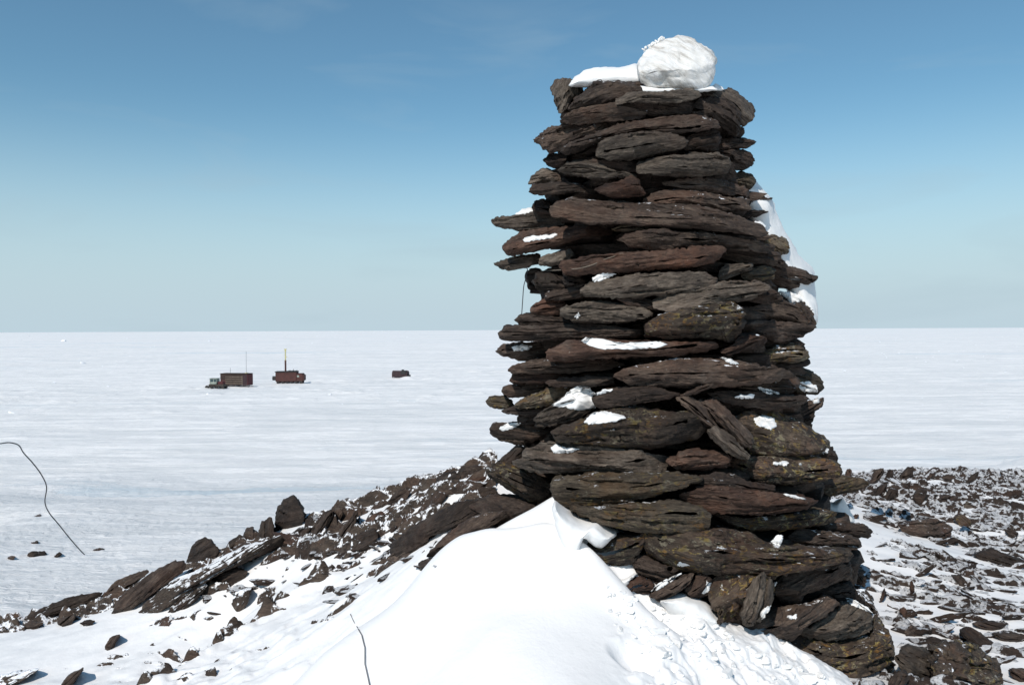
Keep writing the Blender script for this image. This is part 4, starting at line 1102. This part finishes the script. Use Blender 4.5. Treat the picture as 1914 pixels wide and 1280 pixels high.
# small shards: individuals copied from a few masters
lib = []
for k in range(9):
    d = [(1, .42, .20), (1, .55, .30), (1, .34, .16), (1, .7, .34), (1, .5, .14)][k % 5]
    lib.append(shard_mesh('slate_shard', 40 + k, d, 10, 4, 0.09))
def scatter(n, region, size, label, grp, seed, mat, tiltx=0.3, head=-0.2, ymax=12.0):
    r = random.Random(seed); c = 0; guard = 0
    while c < n and guard < 6000:
        guard += 1
        px, py = region(r)
        Yh = hit_ground(px, py, surface, 2.5, 14.0)
        if Yh is None or Yh > ymax: continue
        q = P(px, py, Yh)
        me0 = r.choice(lib)
        me = me0
        o = bpy.data.objects.new('slate_shard', me); C.objects.link(o)
        if not me.materials: me.materials.append(mat)
        s = r.uniform(*size) * (0.75 + 0.5 * r.random()) * (Yh / 5.0) ** 0.5
        o.location = (q[0], q[1], q[2] + s * 0.02)
        o.scale = (s * 1.25, s, s * r.uniform(.7, 1.2))
        o.rotation_euler = (r.uniform(-.5, .5), r.gauss(0, tiltx), head + r.gauss(0, .45))
        for lim, lb, gr in label:
            if py < lim: tag(o, lb, 'rock', gr); break
        c += 1
    return c
def reg_right(r):
    while True:
        px = r.uniform(1600, 1914); py = 895 + (1280 - 895) * r.random() ** 1.15
        lim = 1600 + max(0, (py - 1000)) * 0.42
        if px > lim + 15 and not (1610 < px < 1700 and 985 < py < 1090 and r.random() < .85): return px, py
for m_ in lib: m_.materials.append(M_OUTR)
ZR = [(940, 'small dark shard in the snow just below the skyline right of the cairn', 'small shards below the right skyline'),
      (1040, 'small dark slate shard on the upper middle of the right slope', 'small shards on the upper right slope'),
      (1150, 'small dark slate shard on the lower middle of the right slope', 'small shards on the middle right slope'),
      (9999, 'small dark slate shard near the bottom of the right slope', 'small shards at the bottom right')]
ZL = [(1070, 'small slate shard close under the rocks of the left ridge', 'small shards close under the left ridge'),
      (9999, 'small slate shard in the scoured snow between left ridge and foreground drift', 'small shards in the snow left of the drift')]
scatter(190, reg_right, (0.02, 0.10), ZR, '', 5, M_OUTR)
RLP = [(0, 1175), (200, 1150), (400, 1075), (540, 1030), (700, 1020), (850, 1000)]
def reg_left(r):
    while True:
        px = r.uniform(380, 830); base = np.interp(px, [0, 200, 400, 540, 700, 850], [1175, 1150, 1075, 1030, 1015, 985])
        py = base + abs(r.gauss(0, 45))
        if px > 520 + (1075 - py) * .5 or r.random() < .55: 
            if py < 1150: return px, py
scatter(80, reg_left, (0.02, 0.08), ZL, '', 6, M_OUTR, head=0.45)

r_ = random.Random(31)
for k in range(34):
    px = r_.uniform(430, 905); py = float(np.interp(px, [430, 540, 700, 850, 905], [1030, 1000, 955, 915, 905])) + r_.uniform(-12, 48)
    Yh = hit_ground(px, py, surface, 2.5, 9.0)
    if Yh is None: continue
    q = P(px, py, Yh); s_ = r_.uniform(.06, .15)
    o = bpy.data.objects.new('slate_plate', r_.choice(lib)); C.objects.link(o)
    o.location = q; o.scale = (s_ * 1.1, s_, s_ * r_.uniform(.8, 1.3))
    o.rotation_euler = (r_.uniform(.5, 1.1), -r_.uniform(.25, .85), -0.45 + r_.gauss(0, .2))
    tag(o, 'tilted slate plate jutting from the crest of the left ridge', 'rock', 'tilted plates along the left ridge')

# broken crumbs of snow at the trodden edge of the drift
clod = shard_mesh('clod', 333, (1, .85, .7), 6, 3, 0.16)
bm = bmesh.new()
for k in range(260):
    t = r_.random(); px = 1130 + 470 * t; edge = float(np.interp(px, [1130, 1230, 1340, 1400, 1480, 1600], [1085, 1128, 1165, 1190, 1225, 1285]))
    py = edge + abs(r_.gauss(0, 1)) * 50 + 4
    if py > 1300: continue
    Yh = hit_ground(px, py, surface, 2.0, 5.0)
    if Yh is None: continue
    q = P(px, py, Yh); s_ = 0.004 + 0.016 * r_.random() ** 2.5 + (0.02 if r_.random() < .04 else 0)
    M_ = Matrix.Translation(Vector(q)) @ Matrix.Rotation(r_.uniform(0, 6), 4, 'Z') @ Matrix.Rotation(r_.uniform(-.5, .5), 4, 'X') @ Matrix.Diagonal((s_ * 1.3, s_, s_ * .8, 1))
    n0 = len(bm.verts); bm.from_mesh(clod); bm.verts.ensure_lookup_table(); bmesh.ops.transform(bm, matrix=M_, verts=bm.verts[n0:])
me = bpy.data.meshes.new('snow_crumbs'); bm.to_mesh(me); bm.free()
o = link_mesh('snow_crumbs', me, M_PATCH)
tag(o, 'loose crumbs of broken snow strewn at the foot of the cairn', 'snow', None, 'stuff')

# ------------------------------------------------------------------ wires
def tube(name, pts, rad, mat, parent=None, seg=8, sub=6):
    p = np.array(pts, float); out = []
    for i in range(len(p) - 1):
        p0 = p[max(i - 1, 0)]; p1 = p[i]; p2 = p[i + 1]; p3 = p[min(i + 2, len(p) - 1)]
        for t in np.linspace(0, 1, sub, endpoint=False):
            out.append(0.5 * ((2 * p1) + (-p0 + p2) * t + (2 * p0 - 5 * p1 + 4 * p2 - p3) * t * t + (-p0 + 3 * p1 - 3 * p2 + p3) * t ** 3))
    out.append(p[-1]); c_ = np.array(out)
    tn = np.gradient(c_, axis=0); tn /= np.linalg.norm(tn, axis=1, keepdims=True)
    up = np.array([0.1, 1, 0.05]); s1 = np.cross(tn, up); s1 /= np.linalg.norm(s1, axis=1, keepdims=True); s2 = np.cross(tn, s1)
    a = np.linspace(0, 2 * math.pi, seg, endpoint=False)
    v = c_[:, None] + rad * (np.cos(a)[None, :, None] * s1[:, None] + np.sin(a)[None, :, None] * s2[:, None])
    v = v.reshape(-1, 3); org = c_[0]
    n = len(c_)
    me = np_mesh(name, v - org, [grid_faces(n, seg, wrap=True), np.arange(seg)[None, ::-1].copy(), ((n - 1) * seg + np.arange(seg))[None].copy()])
    return link_mesh(name, me, mat, parent, Matrix.Translation(Vector(org)))
M_WIRE = plain_col('wire_dark', (0.045, 0.045, 0.05), 0.5, 0.3, 20)
M_WIRE2 = plain_col('wire_grey', (0.16, 0.15, 0.15), 0.5, 0.3, 20)
M_TWINE = plain_col('twine', (0.16, 0.13, 0.10), 0.9, 0.3, 40)
w = [(-60, 850), (-20, 833), (0, 829), (18, 827), (35, 832), (44, 846), (62, 866), (78, 888), (87, 910), (84, 938), (92, 958), (110, 980), (130, 1005), (150, 1028), (158, 1036)]
Yw = np.linspace(5.6, 7.2, len(w))
o = tube('bent_wire', [P(a, b, y) for (a, b), y in zip(w, Yw)], 0.0045, M_WIRE)
# its foot runs on down to the snow of the slope behind the ridge
tag(o, 'long bent dark wire rising from the slope at the left edge of the photo', 'wire')
q0 = P(158, 1036, 7.2); gz0 = float(ground(np.array([q0[0] + .25]), np.array([q0[1] + .3]))[0])
w = [(655, 1147), (661, 1160), (676, 1186), (682, 1210), (682, 1240), (687, 1262), (692, 1285)]
pts = []
for (a0, b0), (a1, b1) in zip(w[:-1], w[1:]):
    for t in np.linspace(0, 1, 5, endpoint=False):
        a, b = a0 + t * (a1 - a0), b0 + t * (b1 - b0)
        Yh = hit_ground(a, b, surface, 2.0, 8)
        if Yh: q = P(a, b, Yh - 0.012); pts.append(q)
o = tube('thin_wire', pts, 0.0024, M_WIRE2, sub=2)
tag(o, 'thin grey wire lying on the smooth snow drift in the foreground', 'wire')
def on_cairn(a, b, lift=0.004):
    h = bv.ray_cast(Vector(CM.translation), Vector(raydir(a, b)).normalized(), 8.0)
    if h[0] is None: return None
    return h[0] - Vector(raydir(a, b)).normalized() * lift
pts = [on_cairn(a, b) for a, b in [(1198, 469), (1180, 471), (1160, 474), (1146, 480), (1130, 485), (1110, 494), (1090, 500), (1070, 503), (1050, 506), (1030, 508), (1010, 507)]]
pts = [tuple(p) for p in pts if p is not None]
o = tube('twine', pts, 0.0022, M_TWINE, sub=4)
tag(o, 'pale thread of twine stretched over the long reddish slab', 'twine')
pts = [tuple(P(a, b, 3.92)) for a, b in [(984, 500), (986, 506), (983, 520), (979, 535), (977, 560), (975, 590)]]
o = tube('hanging_cord', pts, 0.0022, M_WIRE)
tag(o, 'thin dark cord hanging down beside the left edge of the cairn', 'cord')

# ------------------------------------------------------------------ ice blocks on the plain
M_ICE = snow_mat('ice_block_snow', col=(0.84, 0.86, 0.89), b1=(2.0, 0.6, 0.2), b2=(9.0, 0.5, 0.04))
ice_lib = []
for k in range(4):
    me = shard_mesh('ice_block', 70 + k, (1, .7, .5), 8, 3, 0.12); me.materials.append(M_ICE); ice_lib.append(me)
def plain_at(px, py):
    d = raydir(px, py); d = d / d[1]
    Y_ = -H / d[2]; return np.array([d[0] * Y_, Y_, 0.0])
ICE = [(24, 772, 16, 'tilted white ice slab near the left edge of the plain'), (155, 679, 14, 'bright ice block on the plain left of the vehicles'),
 (118, 638, 14, 'faraway ice heap near the horizon at the left'), (100, 716, 10, 'small ice block below the bright ice block on the left plain'),
 (392, 638, 9, 'small far ice block above the tracked tractor'), (206, 723, 12, 'low ice lump between the left edge and the tractor'),
 (390, 738, 16, 'low snow heap just below the tracked tractor'), (617, 737, 8, 'small pointed snow lump below the brown carrier')]
for k, (px, py, wpx, lab) in enumerate(ICE):
    q = plain_at(px, py); s = wpx / F * q[1] * 0.5
    o = bpy.data.objects.new('ice_block', ice_lib[k % 4]); C.objects.link(o)
    o.location = q; o.scale = (s, s, s * 0.75); o.rotation_euler = (0.25 * ((k % 3) - 1), 0.3, k * 1.3)
    tag(o, lab, 'ice block', 'ice blocks on the frozen plain')
r_ = random.Random(12)
for k in range(120):
    px = r_.choice([r_.uniform(0, 930), r_.uniform(1540, 1914)]); py = 628 + 190 * r_.random() ** 1.8
    q = plain_at(px, py); s = r_.uniform(1.6, 4.0) / F * q[1] * 0.5
    o = bpy.data.objects.new('ice_block', ice_lib[k % 4]); C.objects.link(o)
    o.location = q; o.scale = (s * 1.6, s, s * 0.7); o.rotation_euler = (0, 0.2, r_.uniform(0, 6))
    tag(o, 'tiny lump of ice scattered on the distant frozen plain', 'ice block', 'tiny ice lumps on the plain')

# ------------------------------------------------------------------ far vehicles
def bxm(bm, x0, x1, y0, y1, z0, z1, bev=0.0):
    r = bmesh.ops.create_cube(bm, size=1.0)
    for v in r['verts']:
        v.co = Vector((x0 + (v.co.x + .5) * (x1 - x0), y0 + (v.co.y + .5) * (y1 - y0), z0 + (v.co.z + .5) * (z1 - z0)))
    if bev: bmesh.ops.bevel(bm, geom=[e for e in {e for v in r['verts'] for e in v.link_edges}], offset=bev, segments=2, affect='EDGES')
def cyl(bm, x, y, z, r, w, axis='Y', seg=20):
    M_ = Matrix.Translation((x, y, z)) @ (Matrix.Rotation(math.pi / 2, 4, 'X') if axis == 'Y' else Matrix.Rotation(math.pi / 2, 4, 'Y') if axis == 'X' else Matrix.Identity(4))
    bmesh.ops.create_cone(bm, cap_ends=True, segments=seg, radius1=r, radius2=r, depth=w, matrix=M_)
def part(name, bm, mat, parent, label=None):
    me = bpy.data.meshes.new(name); bm.to_mesh(me); bm.free(); me.materials.append(mat)
    o = bpy.data.objects.new(name, me); C.objects.link(o); o.parent = parent
    if label: o['label'] = label
    return o
def B(): return bmesh.new()
M_RED = plain_col('red_brown_paint', (0.065, 0.022, 0.018), 0.75, 0.35, 1.2)
M_BRN = plain_col('dark_planks', (0.035, 0.020, 0.015), 0.85, 0.4, 2.0)
M_BAT = plain_col('pale_battens', (0.20, 0.16, 0.125), 0.8, 0.3, 2.0)
M_BLK = plain_col('black_iron', (0.02, 0.018, 0.018), 0.7, 0.3, 3.0)
M_PUR = plain_col('dark_end_wall', (0.034, 0.017, 0.020), 0.8, 0.3, 2.0)
M_CAB = plain_col('cab_paint', (0.26, 0.29, 0.25), 0.6, 0.3, 1.5)
M_YEL = plain_col('yellow_mast_paint', (0.50, 0.46, 0.22), 0.6, 0.3, 2.0)
M_GLS = plain_col('dark_glass', (0.03, 0.06, 0.07), 0.15, 0.2, 2.0)
M_TRK = plain_col('track_steel', (0.07, 0.055, 0.045), 0.7, 0.4, 3.0)
M_CRT = plain_col('crimson_edge', (0.09, 0.018, 0.02), 0.7, 0.3, 2.0)

def track(root, y, x0, x1, r=0.42, w=0.45, wheels=4):
    bm = B(); n = 26
    pts = []
    L = x1 - x0 - 2 * r
    for k in range(12): a = math.pi / 2 + math.pi * k / 11; pts.append((x0 + r + r * math.cos(a), r + r * math.sin(a)))
    for k in range(12): a = -math.pi / 2 + math.pi * k / 11; pts.append((x1 - r + r * math.cos(a), r + r * math.sin(a)))
    vo = [[bm.verts.new((px, yy, pz)) for px, pz in pts] for yy in (y - w / 2, y + w / 2)]
    c_ = ((x0 + x1) / 2, r)
    vi = [[bm.verts.new((c_[0] + (px - c_[0]) * (1 - 0.09 / (L / 2 + r)), yy, c_[1] + (pz - c_[1]) * 0.82)) for px, pz in pts] for yy in (y - w / 2, y + w / 2)]
    m = len(pts)
    for i in range(m):
        j = (i + 1) % m
        bm.faces.new((vo[0][i], vo[0][j], vo[1][j], vo[1][i])); bm.faces.new((vi[0][i], vi[1][i], vi[1][j], vi[0][j]))
        bm.faces.new((vo[0][i], vi[0][i], vi[0][j], vo[0][j])); bm.faces.new((vo[1][i], vo[1][j], vi[1][j], vi[1][i]))
    bmesh.ops.recalc_face_normals(bm, faces=bm.faces[:])
    t = part('track', bm, M_TRK, root)
    for k in range(wheels):
        b2 = B(); xx = x0 + r + (x1 - x0 - 2 * r) * k / (wheels - 1)
        cyl(b2, xx, y, r * 0.98, r * 0.72, w * .8); part('wheel', b2, M_BLK, t)
    return t

# tracked tractor (pale cab, open low tracks)
q = plain_at(404, 727)
tr = empty('tracked_tractor', q, math.radians(-6))
tag(tr, 'small tracked tractor with a pale cab at the left end of the log hut', 'tractor')
track(tr, -0.75, -1.9, 2.0, 0.40, 0.4); track(tr, 0.75, -1.9, 2.0, 0.40, 0.4)
bm = B(); bxm(bm, -1.3, 1.9, -.6, .6, .55, 1.0, .05); part('chassis', bm, M_TRK, tr)
bm = B(); bxm(bm, -1.05, 0.45, -.75, .75, 1.0, 2.1, .08); bxm(bm, -1.15, 0.55, -.82, .82, 2.1, 2.2, .03); cb = part('cab', bm, M_CAB, tr)
bm = B(); bxm(bm, -.85, -.25, -.775, -.745, 1.5, 2.0); part('window', bm, M_GLS, cb)
bm = B(); bxm(bm, -.10, .35, -.775, -.745, 1.5, 2.0); part('window', bm, M_GLS, cb)
bm = B(); bxm(bm, -1.085, -1.045, -.6, .6, 1.5, 2.0); part('windshield', bm, M_GLS, cb)
bm = B(); bxm(bm, .6, 1.7, -.55, .55, 1.0, 1.55, .08); cyl(bm, 1.3, -.2, 1.8, .06, .6, 'Z', 10); part('hood', bm, M_CRT, tr)

# long hut with horizontal battens on sledge runners
q = plain_at(439, 723.5)
hu = empty('sledge_hut', q + np.array([0, 1.0, 0]), math.radians(-12))
tag(hu, 'long dark plank hut with pale horizontal battens on sledge runners', 'hut')
bm = B(); bxm(bm, -3.1, 3.1, -1.1, 1.1, .35, 2.75, .06); bd = part('body', bm, M_BRN, hu)
bm = B()
for z_ in (.75, 1.2, 1.65, 2.1): bxm(bm, -1.9, 1.95, -1.16, -1.1, z_, z_ + .10)
bxm(bm, 1.95, 2.05, -1.165, -1.1, .45, 2.4); part('batten', bm, M_BAT, bd)
bm = B(); bxm(bm, 2.15, 3.104, -1.14, 1.14, .4, 2.7); part('end_wall', bm, M_PUR, hu)
bm = B(); bxm(bm, 3.11, 3.17, -1.1, 1.1, .5, 2.7); part('end_board', bm, M_CRT, hu)
bm = B(); bxm(bm, -3.2, 3.2, -1.2, 1.2, 2.75, 2.87, .03); rf = part('roof', bm, M_BRN, hu)
bm = B(); bxm(bm, -2.7, -1.8, -1.13, -1.1, .6, 1.5); part('hatch', bm, M_RED, bd)
bm = B(); bxm(bm, 2.2, 2.7, -.4, .1, 2.87, 3.0, .02); part('roof_box', bm, M_YEL, rf)
for sx, hh in ((-1.1, 1.15), (2.6, 4.6)):
    bm = B(); cyl(bm, sx, -.5, 2.87 + hh / 2, .028, hh, 'Z', 8); part('antenna', bm, M_BLK, rf)
for sy in (-.8, .8):
    bm = B(); bxm(bm, -3.0, 3.4, sy - .12, sy + .12, .02, .16, .03)
    for k in range(5): bxm(bm, -2.6 + 1.25 * k, -2.5 + 1.25 * k, sy - .06, sy + .06, .16, .36)
    part('runner', bm, M_BLK, hu)

# red-brown tracked carrier with a mast
q = plain_at(538, 717.5)
ca = empty('tracked_carrier', q + np.array([0, 1.0, 0]), math.radians(3))
tag(ca, 'boxy red brown tracked carrier with a tall pale yellow mast', 'tracked carrier')
bm = B(); bxm(bm, -2.7, 1.9, -1.2, 1.2, .5, 2.6, .08); bxm(bm, 1.85, 3.2, -1.15, 1.15, .5, 2.3, .08); bd = part('body', bm, M_RED, ca)
bm = B(); bxm(bm, -2.85, 1.95, -1.28, 1.28, 2.6, 2.78, .03)
for k in range(6): bxm(bm, -.4 + .38 * k, -.2 + .38 * k, -1.0, 1.0, 2.78, 2.78 + .08 + .06 * (k % 2))
rf = part('roof_rack', bm, M_BLK, ca)
bm = B(); cyl(bm, 1.0, 0, 3.0, .035, .6, 'Z', 8); part('antenna', bm, M_BLK, rf)
bm = B(); bxm(bm, 2.0, 2.45, -1.19, -1.15, 1.5, 1.9); part('window', bm, M_CAB, bd)
bm = B(); bxm(bm, 3.2, 3.26, -.9, .9, 1.1, 1.9); part('windshield', bm, M_GLS, bd)
bm = B(); cyl(bm, -3.05, -.3, 1.25, .48, .9, 'X', 18); cyl(bm, -3.5, -.3, 1.25, .2, .12, 'X', 12); part('drum', bm, M_BLK, ca)
bm = B(); bxm(bm, 3.1, 3.5, -1.1, 1.1, .7, 2.0, .1); part('rear_rack', bm, M_RED, ca)
track(ca, -1.0, -2.5, 3.1, .35, .4, 6); track(ca, 1.0, -2.5, 3.1, .35, .4, 6)
bm = B(); cyl(bm, -.75, 0, 3.9, .2, 2.6, 'Z', 12)
for s_ in (-1, 1): cyl(bm, -.75 + .16 * s_, 0, 3.6, .04, 2.0, 'Z', 8)
ms = part('mast', bm, M_RED, ca)
bm = B(); cyl(bm, -.75, 0, 6.3, .13, 2.3, 'Z', 12); bxm(bm, -.8, -.35, -.08, .08, 5.85, 5.97); part('mast_pole', bm, M_YEL, ms)
bm = B(); bxm(bm, -1.05, -.42, -.15, .15, 7.55, 7.72, .03); bxm(bm, -.9, -.6, -.12, .12, 7.1, 7.55, .03); part('mast_head', bm, M_YEL, ms)
bm = B(); bxm(bm, 1.7, 4.6, 1.6, 2.2, 0.0, .12); bm.free()

# small barrel shaped hut on runners
q = plain_at(748, 707.5)
bh = empty('barrel_hut', q + np.array([0, .8, 0]), math.radians(-10))
tag(bh, 'small dark barrel shaped hut on a sledge, farthest right of the camp', 'hut')
bm = B(); prof = []
for k in range(20):
    a = math.pi * k / 19; prof.append((-1.0 * math.cos(a), .95 + .95 * math.sin(a) ** .8))
prof = [(-1.0, .35)] + prof + [(1.0, .35)]
v0 = [bm.verts.new((-1.9, p[0], p[1])) for p in prof]; v1 = [bm.verts.new((1.9, p[0], p[1])) for p in prof]
for i in range(len(prof)):
    j = (i + 1) % len(prof); bm.faces.new((v0[i], v1[i], v1[j], v0[j]))
bm.faces.new(v0[::-1]); bm.faces.new(v1); bmesh.ops.recalc_face_normals(bm, faces=bm.faces[:])
bd = part('body', bm, M_PUR, bh)
bm = B()
for xx in (-1.2, -.4, .4, 1.2): bxm(bm, xx, xx + .07, -1.03, 1.03, .4, 1.5)
part('rib', bm, M_BLK, bd)
bm = B(); bxm(bm, .35, 1.7, -1.08, .4, 1.0, 1.95, .1); cyl(bm, .7, -.4, 2.0, .3, .35, 'Z', 14); part('housing', bm, M_BLK, bh)
bm = B(); bxm(bm, 1.9, 2.4, -.5, .5, .4, .9, .05); part('tow_box', bm, M_BLK, bh)
for sy in (-.8, .8):
    bm = B(); bxm(bm, -2.4, 3.0, sy - .1, sy + .1, .02, .14, .03)
    for k in range(5): bxm(bm, -1.8 + .85 * k, -1.7 + .85 * k, sy - .06, sy + .06, .14, .36)
    part('runner', bm, M_BLK, bh)
